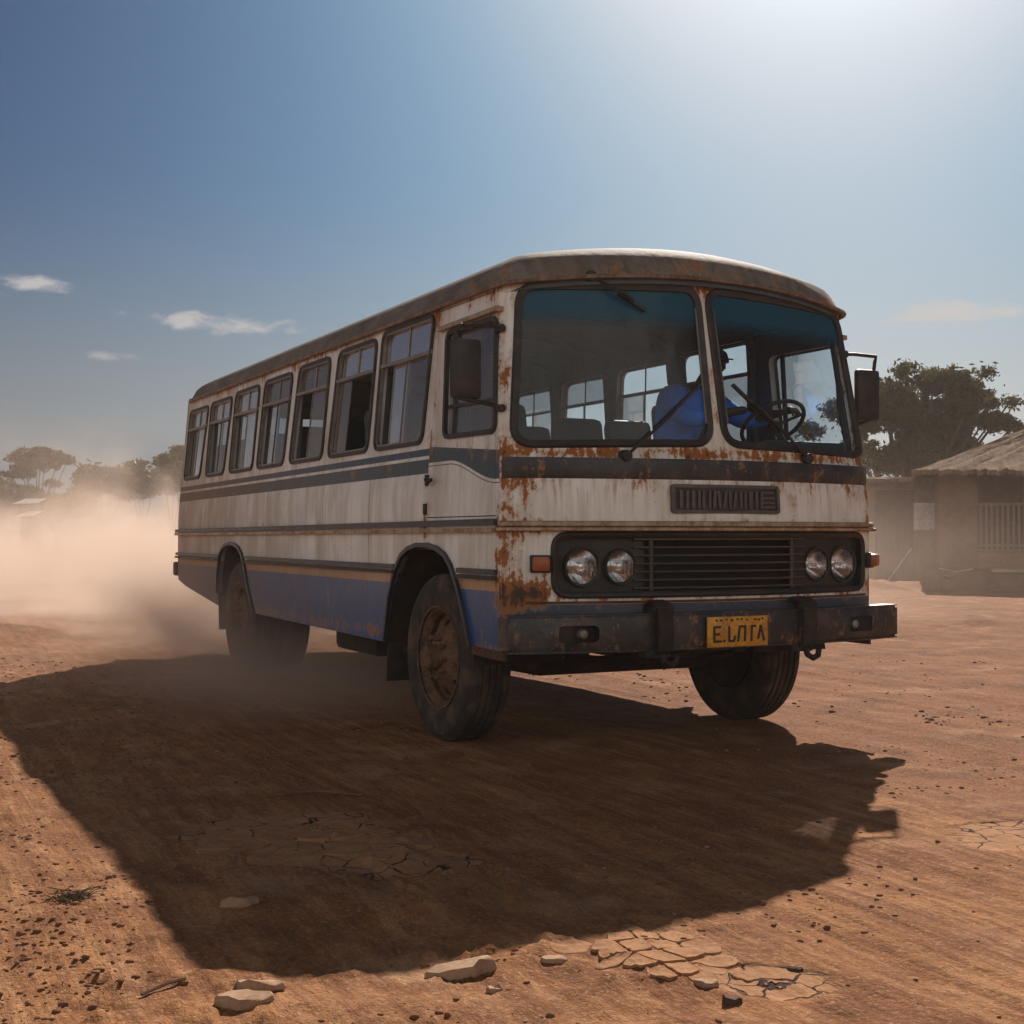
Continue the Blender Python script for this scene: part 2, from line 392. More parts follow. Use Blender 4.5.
for sg in (-1, 1):
    mb = MB(); holes = [winpoly(w) for w in WIN]
    panel(mb, side_outline(), holes + [dgrow(.006)], smap(sg), .045, .13)
    mb.build('side_panel', [M['side'], M['lining']], bus)
    d = MB(); panel(d, DOOR, [DWIN], smap(sg), .045, .12)
    door = d.build('door', [M['side'], M['lining']], bus)
    # door window frame and glass
    w = MB(); w.sweep([sp(sg, y, z, .004) for y, z in DWIN], [(-.014, -.012), (.014, -.012), (.014, .014), (-.014, .014)], True, up=Vector((sg, 0, 0)))
    w.sweep([sp(sg, .245, 2.50, -.02), sp(sg, .245, 2.1, -.02), sp(sg, .195, 1.85, -.02)], [(-.008, -.01), (.008, -.01), (.008, .01), (-.008, .01)])
    w.sweep([sp(sg, .80, 2.50, -.02), sp(sg, .80, 1.86, -.02)], [(-.014, -.01), (.014, -.01), (.014, .01), (-.014, .01)])
    if sg < 0: w.sweep([sp(sg, .18, 2.03, -.02), sp(sg, .89, 2.045, -.02)], [(-.012, -.01), (.012, -.01), (.012, .01), (-.012, .01)])
    w.build('window_frame', M['rubber'], door)
    g = MB(); panel(g, DWIN, [], lambda y, z, sg=sg: (sp(sg, y, z, -.022), Vector((sg, 0, 0))), 0, .2); g.build('window_glass', M['glass' if sg < 0 else 'glassfar'], door)
    h = MB(); h.tube([sp(sg, 1.07, 1.60, .0), sp(sg, 1.07, 1.60, .035), sp(sg, 1.02, 1.575, .04), sp(sg, .985, 1.60, .03)], .011); h.build('handle', M['black'], door)
    # rain gutter over the door window
    w = MB(); w.sweep([sp(sg, .20, 2.545, .012), sp(sg, 1.02, 2.535, .012)], [(-.03, -.016), (.03, -.016), (.03, .012), (-.015, .016)]); w.build('rain_gutter', M['mould'], door)
    # door hinges / latch plates
    for zz in (1.42, 1.60): w = MB(); w.box(sp(sg, 1.112, zz, .008), (.02, .03, .07), bev=.004); w.build('hinge', M['black'], door)
    for wi, W_ in enumerate(WIN):
        P = winpoly(W_); a, b, c, dd, t = W_
        if wi == 0: a = 1.145
        f = MB(); f.sweep([sp(sg, y, z, .004) for y, z in P], [(-.013, -.012), (.013, -.012), (.013, .012), (-.013, .012)], True, up=Vector((sg, 0, 0)))
        win = f.build('window', M['rubber'], bus)
        f = MB(); P2 = winpoly(W_, -.018); f.sweep([sp(sg, y, z, -.004) for y, z in P2], [(-.008, -.012), (.008, -.012), (.008, .012), (-.008, .012)], True, up=Vector((sg, 0, 0)))
        zb = 2.415 - wi * .008; y0 = a + .03 * 1; y1 = b + .03
        f.sweep([sp(sg, y0 - .02, zb, -.002), sp(sg, y1, zb, -.002)], [(-.017, -.012), (.017, -.012), (.017, .012), (-.017, .012)])
        f.build('aluminium_frame', M['alu'], win)
        # upper fixed pane
        def half(lo, hi, y_from=None, y_to=None):
            Q = []
            for y, z in dens(P, .03):
                Q.append((y, min(hi, max(lo, z))))
            if y_from is not None: Q = [(max(y_from, min(y_to, y)), z) for y, z in Q]
            out = []
            for q in Q:
                if not out or (abs(q[0] - out[-1][0]) + abs(q[1] - out[-1][1])) > 1e-4: out.append(q)
            if abs(out[0][0] - out[-1][0]) + abs(out[0][1] - out[-1][1]) < 1e-4: out.pop()
            return out
        def glass_pane(nm, lo, hi, ya, yb, off):
            y_a = max(ya, a - .05); 
            q = [(ya, lo), (yb, lo), (yb, hi), (ya, hi)]
            g = MB(); g.add([sp(sg, *v, off) for v in q], [(0, 1, 2, 3)]); return g.build(nm, M['glass'], win, smooth=False)
        ytf, ytr, ybf, ybr = a, b, dd, c
        def yf(z): k = (z - 1.845) / (t - 1.875); return ybf + (ytf - ybf) * k
        def yr(z): k = (z - 1.845) / (t - 1.875); return ybr + (ytr - ybr) * k
        def quad(lo, hi, fa, fb, off):
            q = []
            for zz, ff in ((lo, fa), (lo, fb), (hi, fb), (hi, fa)): q.append((yf(zz) + (yr(zz) - yf(zz)) * ff, zz))
            return [sp(sg, y, z, off) for y, z in q]
        g = MB(); g.add(quad(zb, t - .035, .015, .985, -.02), [(0, 1, 2, 3)]); g.build('pane', M['glass' if sg < 0 else 'glassfar'], win, smooth=False)
        g = MB(); A_ = quad(zb, t - .035, .5, .5, -.016); g.sweep([A_[0], A_[2]], [(-.006, -.005), (.006, -.005), (.006, .005), (-.006, .005)]); g.build('glazing_bar', M['alu'], win)
        # lower sliders: open on the second and third window
        spans = {1: [(.62, .985)], 2: [(.0, .55)]}.get(wi, [(.015, .52), (.48, .80)]) if sg < 0 else [(.015, .52), (.48, .985)]
        for k, (fa, fb) in enumerate(spans):
            off = -.018 - .012 * k; Q = quad(1.86, zb - .012, fa, fb, off)
            g = MB(); g.add(Q, [(0, 1, 2, 3)]); g.build('pane', M['glass' if sg < 0 else 'glassfar'], win, smooth=False)
            g = MB(); g.sweep(Q, [(-.008, -.005), (.008, -.005), (.008, .005), (-.008, .005)], True, up=Vector((sg, 0, 0))); g.build('slider_frame', M['alu'] if wi % 2 == 0 or sg > 0 else M['rubber'], win)
    # mouldings
    st = [-.024, .024]
    def strip(nm, z0, z1, y0, y1, zc_h, dep, mat):
        w = MB(); n = 12; h = zc_h / 2
        w.sweep([sp(sg, y0 + (y1 - y0) * i / n, z0 + (z1 - z0) * i / n, dep * .5 - .001) for i in range(n + 1)],
                [(-h, -dep / 2), (h * .0, dep / 2 * 1.1), (h, -dep / 2)] if False else [(-dep / 2, -h), (dep / 2 * .6, -h), (dep / 2, -h * .5), (dep / 2, h * .5), (dep / 2 * .6, h), (-dep / 2, h)])
        return w.build(nm, mat, bus)
    strip('side_moulding', 1.333, 1.296, .09, LEN + .02, .036, .030, M['trim'])
    strip('side_moulding', 1.288, 1.262, .09, LEN + .02, .026, .036, M['mould'])
    for (ya, yb) in ((.09, .60), (1.61, 5.22), (6.19, LEN + .01)):
        strip('lower_trim', 1.052, 1.052 , ya, yb, .030, .026, M['trim']); strip('lower_trim', 1.018, 1.018, ya, yb, .022, .034, M['black'])
    # arch lips
    for A_ in (ARCH_F, ARCH_R):
        w = MB(); path = [sp(sg, y, max(z, .545), .006) for y, z in A_[1:-1]]
        w.sweep(path, [(-.014, -.012), (.014, -.012), (.014, .016), (-.014, .016)], up=Vector((sg, 0, 0))); w.build('arch_lip', M['trim'], bus)
        # wheel well liner
        w = MB(); pa = [(y, max(z, .5)) for y, z in A_]; vs = []; fs = []
        for y, z in pa: vs += [(sg * (HW - .022), y, z), (sg * .70, y, z)]
        for i in range(len(pa) - 1): fs.append((2 * i, 2 * i + 1, 2 * i + 3, 2 * i + 2))
        w.add(vs, fs); vs = [(sg * .70, y, z) for y, z in pa]; w.add(vs, [tuple(range(len(vs)))]); w.build('wheel_well', M['chassis'], bus)
    # mud flaps
    w = MB(); w.box((sg * 1.13, 6.30, .52), (.32, .014, .36), (rad(-4), 0, 0), .004); w.build('mud_flap', M['rubber'], bus)
    w = MB(); w.box((sg * 1.12, 1.87, .44), (.30, .014, .34), (rad(6), 0, 0), .004); w.build('mud_flap', M['rubber'], bus)
    # lower front corner valance, rusty
    w = MB(); w.sweep([sp(sg, .02, .592, 0), sp(sg, .25, .592, 0), sp(sg, .45, .60, 0)], [(-.006, -.03), (.012, -.03), (.012, .022), (-.006, .022)]); w.build('rusty_sill', M['rustmetal'], bus)

# front panel
WS = {}
for sg in (-1, 1):
    WS[sg] = rpoly([(sg * 1.215, 2.675), (sg * .038 - .045, 2.705), (sg * .052 - .02, 1.79), (1.285 if sg > 0 else -1.262, 1.765)], .115, 8)
SUR = rpoly([(-1.05, 1.262), (1.17, 1.262), (1.17, .925), (-1.05, .925)], .085, 7)
def ftop(u): return 2.70 + .075 * (1 - (u / 1.36) ** 2)
n = 24
out = [(-1.36, .66)] + [(-1.36 + 2.72 * i / n, .66) for i in range(1, n)] + [(1.36, .66)] + [(1.36 - 2.72 * i / n, ftop(1.36 - 2.72 * i / n)) for i in range(n + 1)]
mb = MB(); panel(mb, out, [WS[-1], WS[1], SUR], fmap, .04, .09); mb.build('front_panel', [M['front'], M['lining']], bus)
# windscreens
for sg in (-1, 1):
    P = dens(WS[sg], .05); w = MB()
    w.sweep([fpt(u, z, .004)[0] for u, z in P], [(-.024, -.012), (.022, -.012), (.024, .0), (.018, .012), (-.018, .012), (-.024, .0)], True, up=Vector((0, -1, 0)))
    win = w.build('windscreen', M['rubber'], bus)
    g = MB(); panel(g, WS[sg], [], lambda u, z: (fpt(u, z, -.004)[0], fpt(u, z)[1]), 0, .12); g.build('glass', M['wind'], win)
    P2 = [(u + (.028 if (u > (.63 * sg)) == False else -.028), z) for u, z in P]
    w = MB(); inner = [q for q in P if abs(q[0]) < .09 and 1.9 < q[1] < 2.6]
    inner.sort(key=lambda q: q[1])
    if len(inner) > 2: w.sweep([fpt(u + sg * .028, z, .010)[0] for u, z in inner], [(-.004, -.004), (.004, -.004), (.004, .004), (-.004, .004)]); w.build('bright_trim', M['alu'], win)
# black band under the screens
def fstrip(nm, z, h, dep, mat, u1=1.33, u0=None, par=None):
    u0 = -u1 if u0 is None else u0; w = MB(); n = 40
    w.sweep([fpt(u0 + (u1 - u0) * i / n, z, dep / 2 - .002)[0] for i in range(n + 1)], [(-dep / 2, -h / 2), (dep / 2 * .5, -h / 2), (dep / 2, -h * .32), (dep / 2, h * .32), (dep / 2 * .5, h / 2), (-dep / 2, h / 2)][::1], up=Vector((0, 0, 1)))
    return w.build(nm, mat, par or bus)
fstrip('front_band', 1.632, .118, .020, M['band'])
fstrip('front_moulding', 1.322, .032, .034, M['mould']); fstrip('front_moulding', 1.292, .022, .050, M['mould'], 1.34)
fstrip('lower_edge', .885, .014, .012, M['rustmetal'], 1.2)
# headlight surround + grille
sur = MB()
P = dens(SUR, .06)
sur.sweep([fpt(u, z, .004)[0] for u, z in P], [(-.018, -.02), (.018, -.02), (.018, .010), (.008, .016), (-.010, .016), (-.018, .008)], True, up=Vector((0, -1, 0)))
lamp_holes = [[(cx + r * math.cos(2 * math.pi * i / 28), 1.082 + r * math.sin(2 * math.pi * i / 28)) for i in range(28)] for cx, r in ((-.895, .100), (-.675, .092), (.72, .092), (.975, .102))]
def srect(a, b): return rpoly([(a, 1.256), (b, 1.256), (b, .931), (a, .931)], .03, 3)
panel(sur, rpoly([(-1.05, 1.262), (-.53, 1.262), (-.53, .925), (-1.05, .925)], .08, 6), lamp_holes[:2], lambda u, z: (fpt(u, z, -.025)[0], fpt(u, z)[1]), .0, .06)
panel(sur, rpoly([(.53, 1.262), (1.17, 1.262), (1.17, .925), (.53, .925)], .08, 6), lamp_holes[2:], lambda u, z: (fpt(u, z, -.025)[0], fpt(u, z)[1]), .0, .06)
surround = sur.build('headlight_surround', M['black'], bus)
w = MB(); panel(w, [(-.60, .90), (.60, .90), (.60, 1.28), (-.60, 1.28)], [], lambda u, z: (fpt(u, z, -.11)[0], fpt(u, z)[1]), .0, .15)
gr = w.build('grille', M['void'], bus)
w = MB(); ns = 7
for i in range(ns):
    z = .962 + (1.236 - .962) * i / (ns - 1)
    w.sweep([fpt(-.60 + 1.2 * k / 16, z, -.012)[0] for k in range(17)], [(-.018, -.010), (.018, -.004), (.018, .004), (-.018, .000)])
w.sweep([fpt(-.495, .935, -.008)[0], fpt(-.495, 1.255, -.008)[0]], [(-.008, -.01), (.008, -.01), (.008, .01), (-.008, .01)])
w.sweep([fpt(.495, .935, -.008)[0], fpt(.495, 1.255, -.008)[0]], [(-.008, -.01), (.008, -.01), (.008, .01), (-.008, .01)])
w.build('grille_slats', M['slat'], gr)
for cx, r in ((-.895, .098), (-.675, .090), (.72, .090), (.975, .100)):
    c, nn = fpt(cx, 1.082, -.015); rot = Vector((0, -1, 0)).rotation_difference(Vector((nn.x * .3, nn.y, 0))).to_matrix().to_4x4(); X = Matrix.Translation(c) @ rot
    w = MB(); w.lathe([(r * 1.0, -.012), (r * 1.12, -.016), (r * 1.15, 0), (r * 1.12, .02), (r, .02), (r * .97, .0)], (0, 0, 0), 'y', 36); w.xf(X); hl = w.build('headlight', M['rubber'], bus)
    w = MB(); w.lathe([(r * .99 * math.sqrt(k / 8), .075 * (1 - k / 8)) for k in range(0, 9)], (0, 0, 0), 'y', 36); w.lathe([(0, .01), (.016, .012), (.018, .05), (.018, .075)], (0, 0, 0), 'y', 12); w.xf(X); w.build('reflector', M['chrome'], hl)
    w = MB(); w.lathe([(0, -.030), (r * .5, -.024), (r * .85, -.012), (r * .99, .002)], (0, 0, 0), 'y', 36)
    for q in range(-3, 4): w.box((q * r * .26, -.012, 0), (.003, .006, r * 1.5 * math.sqrt(1 - (q / 4) ** 2)))
    w.xf(X); w.build('lens', M['lampglass'], hl)
for sg in (-1, 1):
    c, nn = fpt(-1.125 if sg < 0 else 1.262, 1.10, .03); w = MB(); w.box((0, 0, 0), (.095, .06, .078), bev=.012); w.xf(Matrix.Translation(c) @ Vector((0, -1, 0)).rotation_difference(Vector((nn.x, nn.y, 0))).to_matrix().to_4x4())
    ind = w.build('indicator', M['amber'], bus)
    w = MB(); w.box((0, .022, 0), (.115, .035, .098), bev=.008); w.xf(Matrix.Translation(c) @ Vector((0, -1, 0)).rotation_difference(Vector((nn.x, nn.y, 0))).to_matrix().to_4x4()); w.build('indicator_base', M['rubber'], ind)
# badge
def fbox(mb, u, z, du, dz, off, dep, rot=0.0, mi=None):
    c, nn = fpt(u, z, off); bx = MB(); bx.box((0, 0, 0), (du, dep, dz), (0, rot, 0)); bx.xf(Matrix.Translation(c) @ Vector((0, -1, 0)).rotation_difference(Vector((nn.x, nn.y, 0))).to_matrix().to_4x4())
    mb.add(bx.v, bx.f, mi)
w = MB(); w.sweep([fpt(u, z, .012)[0] for u, z in rpoly([(-.365, 1.537), (.370, 1.537), (.370, 1.392), (-.365, 1.392)], .01, 2)], [(-.010, -.012), (.010, -.012), (.010, .010), (-.010, .010)], True, up=Vector((0, -1, 0)))
bd = w.build('badge', M['badge'], bus)
w = MB(); panel(w, [(-.36, 1.532), (.365, 1.532), (.365, 1.397), (-.36, 1.397)], [], lambda u, z: (fpt(u, z, .006)[0], fpt(u, z)[1]), 0, .1); w.build('badge_back', M['badgeD'], bd)
w = MB(); zc = 1.462
for u, wd, rot in [(-.315, .022, 0), (-.275, .018, 0), (-.237, .022, 0), (-.198, .016, 0), (-.168, .018, 0), (-.128, .014, 0), (-.095, .018, .10), (-.062, .018, -.16), (-.022, .018, .16), (.012, .016, -.10), (.048, .018, .18), (.090, .018, -.05), (.122, .016, 0), (.160, .026, 0), (.205, .018, 0)]:
    fbox(w, u, zc, wd, .100, .012, .010, rot)
for z in (1.505, 1.475, 1.448, 1.420): fbox(w, .295, z, .095, .012, .012, .010)
fbox(w, .243, zc, .018, .100, .012, .010)
w.build('badge_lettering', M['badge'], bd)
# bumper
def bp(x, z, off=0.0):
    y = -.335 + .185 * (abs(x) / 1.365) ** 2.4; return Vector((x, y - off, z))
pock = [rpoly([(cx - .115, .765), (cx + .115, .765), (cx + .115, .672), (cx - .115, .672)], .035, 4) for cx in (-.98, 1.0)]
def bmap(x, z):
    e = 0.0
    return bp(x, z) + Vector((0, .018 * (abs(z - .72) / .1) ** 3, 0)), Vector((0, -1, 0))
mb = MB(); N_ = 30
prof = rpoly([(-1.37, .62), (1.37, .62), (1.37, .82), (-1.37, .82)], .03, 4)
panel(mb, prof, pock, bmap, .006, .07, (0, 0))
# top, bottom returns and rounded ends
for z in (.62, .82):
    mb.sweep([bp(-1.35 + 2.7 * i / N_, z, -.05) for i in range(N_ + 1)], [(-.05, -.004), (.05, -.004), (.05, .004), (-.05, .004)])
for sx in (-1, 1):
    mb.sweep([bp(sx * 1.362, .635, -.005) + Vector((0, 0, 0)), bp(sx * 1.362, .805, -.005)], [(-.012, -.0), (.012, -.0), (.012, .10), (-.012, .10)], up=Vector((0, 1, 0)))
bumper = mb.build('bumper', M['bumper'], bus)
for cx in (-.98, 1.0):
    w = MB(); w.box(bp(cx, .718, -.05) , (.25, .01, .12)); w.build('pocket_back', M['chassis'], bumper)
    w = MB(); p = bp(cx + (.03 if cx < 0 else -.05), .718, -.015); w.lathe([(0, -.012), (.022, -.008), (.030, .004), (.030, .03), (0, .03)], p, 'y', 16); w.build('fog_lamp', M['lampglass'] if False else M['alu'], bumper)
for cx in (-.50, .50):
    w = MB(); y0 = bp(cx, .72).y
    pts = [(0, .60), (-.045, .62), (-.055, .72), (-.05, .82), (-.02, .875), (.05, .89), (.11, .86), (.12, .80)]
    w.sweep([(cx, y0 + a, b) for a, b in pts], [(-.048, -.008), (.048, -.008), (.048, .008), (-.048, .008)], up=Vector((0, 0, 1)))
    w.tube([(cx - .06, y0 - .03, .855), (cx + .06, y0 - .03, .855)], .018)
    w.tube([(cx + .01, y0 + .02, .62), (cx + .01, y0 - .02, .555), (cx + .05, y0 - .02, .535), (cx + .09, y0 - .015, .55), (cx + .10, y0 - .01, .585)], .018)
    w.box((cx, y0 - .045, .74), (.05, .03, .05), bev=.006); w.box((cx - .02, y0 + .04, .60), (.16, .10, .05), bev=.01)
    w.build('tow_hook', M['chassis'], bumper)
# plate
w = MB(); ang = 0.0; yp = bp(0, .71).y - .012
w.box((0.0, yp, .710), (.42, .010, .172), bev=.003); pl = w.build('number_plate', M['plateY'], bus)
w = MB()
def stroke(x0, z0, x1, z1, t=.013):
    a = Vector((x0, yp - .007, z0)); b = Vector((x1, yp - .007, z1)); w.sweep([a, b], [(-t / 2, -.002), (t / 2, -.002), (t / 2, .002), (-t / 2, .002)], up=Vector((0, 1, 0)))
zt, zb_ = .742, .652
stroke(-.165, zb_, -.165, zt); stroke(-.170, zt - .004, -.120, zt - .004); stroke(-.165, .698, -.128, .698); stroke(-.170, zb_ + .005, -.115, zb_ + .005); stroke(-.100, zb_, -.094, zb_ + .014)
stroke(-.062, zt, -.062, zb_); stroke(-.062, zb_ + .005, -.030, zb_ + .005); stroke(-.030, zb_, -.022, zb_ + .035)
stroke(-.002, zb_, .012, zt); stroke(.010, zt - .004, .052, zt - .004); stroke(.050, zt, .046, zb_)
stroke(.092, zb_, .096, zt); stroke(.094, zt - .004, .126, zt - .004)
stroke(.140, zb_ + .01, .158, zt); stroke(.158, zt, .182, zb_)
for x, l in ((-.155, .012), (-.125, .016), (-.085, .010), (-.05, .012), (-.01, .010), (.02, .008), (.055, .012), (.11, .018), (.14, .012), (.165, .010)): stroke(x, .778, x + l, .782 - .01 * (l > .011), .010)
w.build('plate_characters', M['rubber'], pl)
# wipers
def wiper(u0, z0, u1, z1, blade=.62):
    a = fpt(u0, z0, .035)[0]; b = fpt(u1, z1, .040)[0]; w = MB()
    w.tube([a, a + (b - a) * .35 + Vector((0, -.02, 0)), a + (b - a) * .75 + Vector((0, -.015, 0))], .009, seg=6)
    w.lathe([(0, -.02), (.03, -.018), (.034, .0), (.034, .045), (0, .045)], a, 'y', 14)
    o = w.build('wiper', M['rubber'], bus)
    c = MB(); m0 = a + (b - a) * (1 - blade); off = Vector((0, -.006, 0))
    c.sweep([fpt(u0 + (u1 - u0) * k, z0 + (z1 - z0) * k, .020)[0] for k in (1 - blade, 1 - blade * .5, 1)], [(-.006, -.014), (.006, -.014), (.009, .012), (-.009, .012)], up=Vector((0, -1, 0)))
    c.build('wiper_blade', M['rubber'], o)
wiper(-.64, 1.70, -.13, 2.13); wiper(.655, 1.715, .11, 2.14); wiper(-.80, 2.735, -.46, 2.55, .5)
# rear wall
def rmap(x, z): return Vector((x * hw(z) / HW, LEN - (.0 if z < 1.5 else .12 * (z - 1.5) ** 1.3 / 1.3) , z)), Vector((0, 1, 0))
mb = MB(); RW = rpoly([(-1.0, 2.55), (1.0, 2.55), (1.0, 1.9), (-1.0, 1.9)], .09)
panel(mb, [(-1.31, .775), (1.31, .775), (1.31, 2.72), (-1.31, 2.72)], [RW], rmap, .04, .15); mb.build('rear_panel', [M['side'], M['lining']], bus)
w = MB(); panel(w, RW, [], lambda u, z: (rmap(u, z)[0] - Vector((0, .02, 0)), Vector((0, 1, 0))), 0, .3); rwin = w.build('rear_window', M['glass'], bus)
w = MB(); w.box((0, LEN + .06, .89), (2.68, .12, .15), bev=.02); w.build('rear_bumper', M['black'], bus)
# roof
def roof_outline():
    P = []
    us = [-1.36 + .12 * i / 8 for i in range(8)] + [-1.24 + 2.48 * i / 36 for i in range(37)] + [1.24 + .12 * i / 8 for i in range(1, 9)]
    for u in us:
        p, nn = fpt(u, 2.70, .045 - .015 * max(0, (abs(u) - 1.24) / .12)); P.append((p.x, p.y, 2.685 + .085 * (1 - (u / 1.36) ** 2)))
    ye = LEN - .14 + .03; xs_ = hw(2.7) + .03
    for i in range(1, 30): P.append((xs_, .32 + (ye - .45) * i / 29, 2.685))
    for i in range(1, 7): a = rad(90 * i / 7); P.append((xs_ - .2 + .2 * math.cos(a), ye - .13 + .2 * math.sin(a) - .07, 2.685))
    for i in range(0, 9): P.append(((xs_ - .2) * (1 - 2 * i / 8), ye, 2.685))
    for i in range(1, 7): a = rad(90 + 90 * i / 7); P.append((-xs_ + .2 + .2 * math.cos(a), ye - .13 + .2 * math.sin(a) - .07, 2.685))
    for i in range(28, 0, -1): P.append((-xs_, .32 + (ye - .45) * i / 29, 2.685))
    return P
RO = roof_outline(); y0s, y1s = 1.25, LEN - 1.2
def roof_mesh(dz, sc, H=.205):
    rings = []; S = [0, .02, .05, .09, .14, .2, .28, .38, .5, .65, .82, 1.0]
    for s in S:
        r = []
        for (x, y, z) in RO:
            x *= sc; cy = min(max(y, y0s), y1s); px = x * (1 - s); py = y + (cy - y) * s
            d = s * math.hypot(x, y - cy)
            yfr = -.25 * (1 - min(1, abs(px) / 1.31) ** 2) + .15; ax_ = max(0, 1 - (1.26 * sc - abs(px)) / .32); ay_ = max(0, 1 - (py - yfr) / .42, 1 - (LEN - .11 - py) / .38)
            e = max(0.0, 1 - (ax_ ** 3.2 + ay_ ** 3.2) ** (1 / 3.2)) * min(1, s * 20); zz = z + (2.685 - z) * min(1, s * 2.2) + H * (1 - (1 - e) ** 2.3) ** (1 / 1.6) + .055 * (1 - (px / 1.27) ** 2) * min(1, s * 5)
            # front of the dome sits a little proud
            r.append((px, py, zz + dz))
        rings.append(r)
    vs = [v for r in rings for v in r]; k = len(RO); fs = []
    for i in range(len(S) - 1):
        for q in range(k): q2 = (q + 1) % k; fs.append((i * k + q, i * k + q2, (i + 1) * k + q2, (i + 1) * k + q))
    return vs, fs
w = MB(); w.add(*roof_mesh(0, 1.0)); roof = w.build('roof', M['roof'], bus, 60)
w = MB(); w.add(*roof_mesh(-.05, .97)); w.build('ceiling_lining', M['lining'], roof, 60)
w = MB(); w.sweep([Vector(p) + Vector((0, 0, -.006)) for p in RO], [(-.012, -.012), (.012, -.012), (.016, -.002), (.010, .010), (-.008, .012)], True); w.build('drip_rail', M['rail'], roof)
w = MB()
for yy in (1.1, 2.1, 3.1, 4.05, 5.0, 5.95, 6.85): 
    for sg in (-1, 1): w.box(sp(sg, yy, 2.25, -.065), (.04, .05, 1.0), (0, sg * rad(-3.6), 0), .008)
w.build('window_posts', M['lining'], bus)
w = MB()
for yy in (1.1, 2.1, 3.1, 4.05, 5.0, 5.95, 6.85): w.tube([(x * 1.17, yy, 2.70 + .17 * (1 - x ** 4)) for x in (-1, -.95, -.85, -.6, -.3, 0, .3, .6, .85, .95, 1)], .018, seg=6)
w.build('roof_bows', M['lining'], roof)
# floor, dash, underbody
w = MB(); w.box((0, 4.02, 1.19), (2.50, 7.75, .05)); w.build('floor_deck', M['lining'], bus)
w = MB(); w.box((0, .24, 1.60), (2.15, .42, .26), bev=.06); w.box((.78, .20, 1.77), (.62, .34, .10), (rad(-12), 0, 0), .04); w.box((-.45, .45, 1.56), (.9, .62, .5), bev=.12); w.build('dashboard', M['seat'], bus)
w = MB()
for sx in (-.42, .42): w.box((sx, 3.9, .62), (.09, 7.4, .17), bev=.006)
for yy in (.5, 2.2, 3.6, 4.8, 7.2): w.box((0, yy, .64), (2.2, .07, .12))
w.box((0, .02, .66), (1.9, .12, .12)); w.build('chassis_rails', M['chassis'], bus)
w = MB(); w.box((-.85, 3.0, .52), (.5, .9, .30), bev=.05); w.tube([(.6, 2.3, .50), (.6, 4.6, .48), (.55, 5.2, .55)], .05); w.build('fuel_tank', M['chassis'], bus)
w = MB()
w.tube([(-1.0, .93, .50), (-.6, .93, .42), (.6, .93, .42), (1.0, .93, .50)], .055); w.tube([(-1.0, 5.56, .505), (1.0, 5.56, .505)], .075); w.lathe([(0, -.2), (.12, -.16), (.19, 0), (.12, .16), (0, .2)], (0, 5.56, .505), 'x', 18)
w.tube([(0, 1.5, .62), (0, 5.4, .52)], .045); 
for sx in (-.48, .48):
    for yc in (.93, 5.56):
        for q in range(4): w.box((sx, yc, .50 + .014 * q), (.08, 1.1 - q * .2, .012))
w.build('axles', M['chassis'], bus)
w = MB(); w.tube([(-.65, .15, .60), (-.2, .05, .56), (.3, .1, .585), (.7, .2, .60)], .02); w.box((-.15, .25, .60), (.5, .3, .16), bev=.05); w.build('engine_sump', M['chassis'], bus)
# wheels
def wheel(cx, cy, r, wd, sg, inner=False):
    w = MB(); h = wd / 2; rr = r
    prof = [(.30, -h * .86), (.34, -h * .98), (.42 * r / .51, -h * 1.06), (.47 * r / .51, -h * 1.02), (rr - .012, -h * .86), (rr, -h * .72)]
    for g in (-.48, -.16, .16, .48): prof += [(rr, h * (g - .06)), (rr - .012, h * (g - .045)), (rr - .012, h * (g + .045)), (rr, h * (g + .06))]
    prof += [(rr, h * .72), (rr - .012, h * .86), (.47 * r / .51, h * 1.02), (.42 * r / .51, h * 1.06), (.34, h * .98), (.30, h * .86), (.29, 0), (.30, -h * .86)]
    w.lathe([(a, b) for a, b in prof], (0, 0, 0), 'x', 72)
    rt = thing_part('wheel', (cx, cy, r - .004), bus)
    t = w.build('tyre', M['tyre'], rt, 30)
    d = MB(); s_ = sg * 1.0
    face = h * .52 if not inner else 0
    def disc(u, v):
        q = math.hypot(u, v); x = .02 + (.045 if q < .13 else .045 - .10 * min(1, (q - .13) / .12))
        return Vector((s_ * (face + x), u, v)), Vector((s_, 0, 0))
    circ = lambda r_, n_=32, cx_=0, cy_=0: [(cx_ + r_ * math.cos(2 * math.pi * i / n_), cy_ + r_ * math.sin(2 * math.pi * i / n_)) for i in range(n_)]
    panel(d, circ(.285, 40), [circ(.028, 10, .215 * math.cos(a), .215 * math.sin(a)) for a in [2 * math.pi * i / 8 for i in range(8)]], disc, .012, .05, (0, 0))
    d.lathe([(.305, s_ * h * .98), (.318, s_ * h * 1.0), (.318, s_ * h * .90), (.295, s_ * h * .85), (.270, s_ * h * .55), (.275, s_ * (face - .04)), (.285, s_ * (face - .06))], (0, 0, 0), 'x', 48)
    d.build('rim', M['rim'], rt, 30)
    d = MB(); d.lathe([(0, -sg * h * .95), (.26, -sg * h * .95), (.285, -sg * h * .90), (.285, sg * h * .1), (0, sg * h * .1)], (0, 0, 0), 'x', 32); d.build('brake_drum', M['chassis'], rt)
    if not inner:
        d = MB(); d.lathe([(0, s_ * (face + .16)), (.055, s_ * (face + .158)), (.075, s_ * (face + .14)), (.085, s_ * (face + .05)), (.10, s_ * (face + .045))], (0, 0, 0), 'x', 24)
        for i in range(10):
            a = 2 * math.pi * i / 10; d.lathe([(0, s_ * (face + .098)), (.013, s_ * (face + .096)), (.017, s_ * (face + .085)), (.017, s_ * (face + .05))], (0, .125 * math.cos(a), .125 * math.sin(a)), 'x', 8)
        d.build('hub', M['rim'], rt, 30)
    return rt
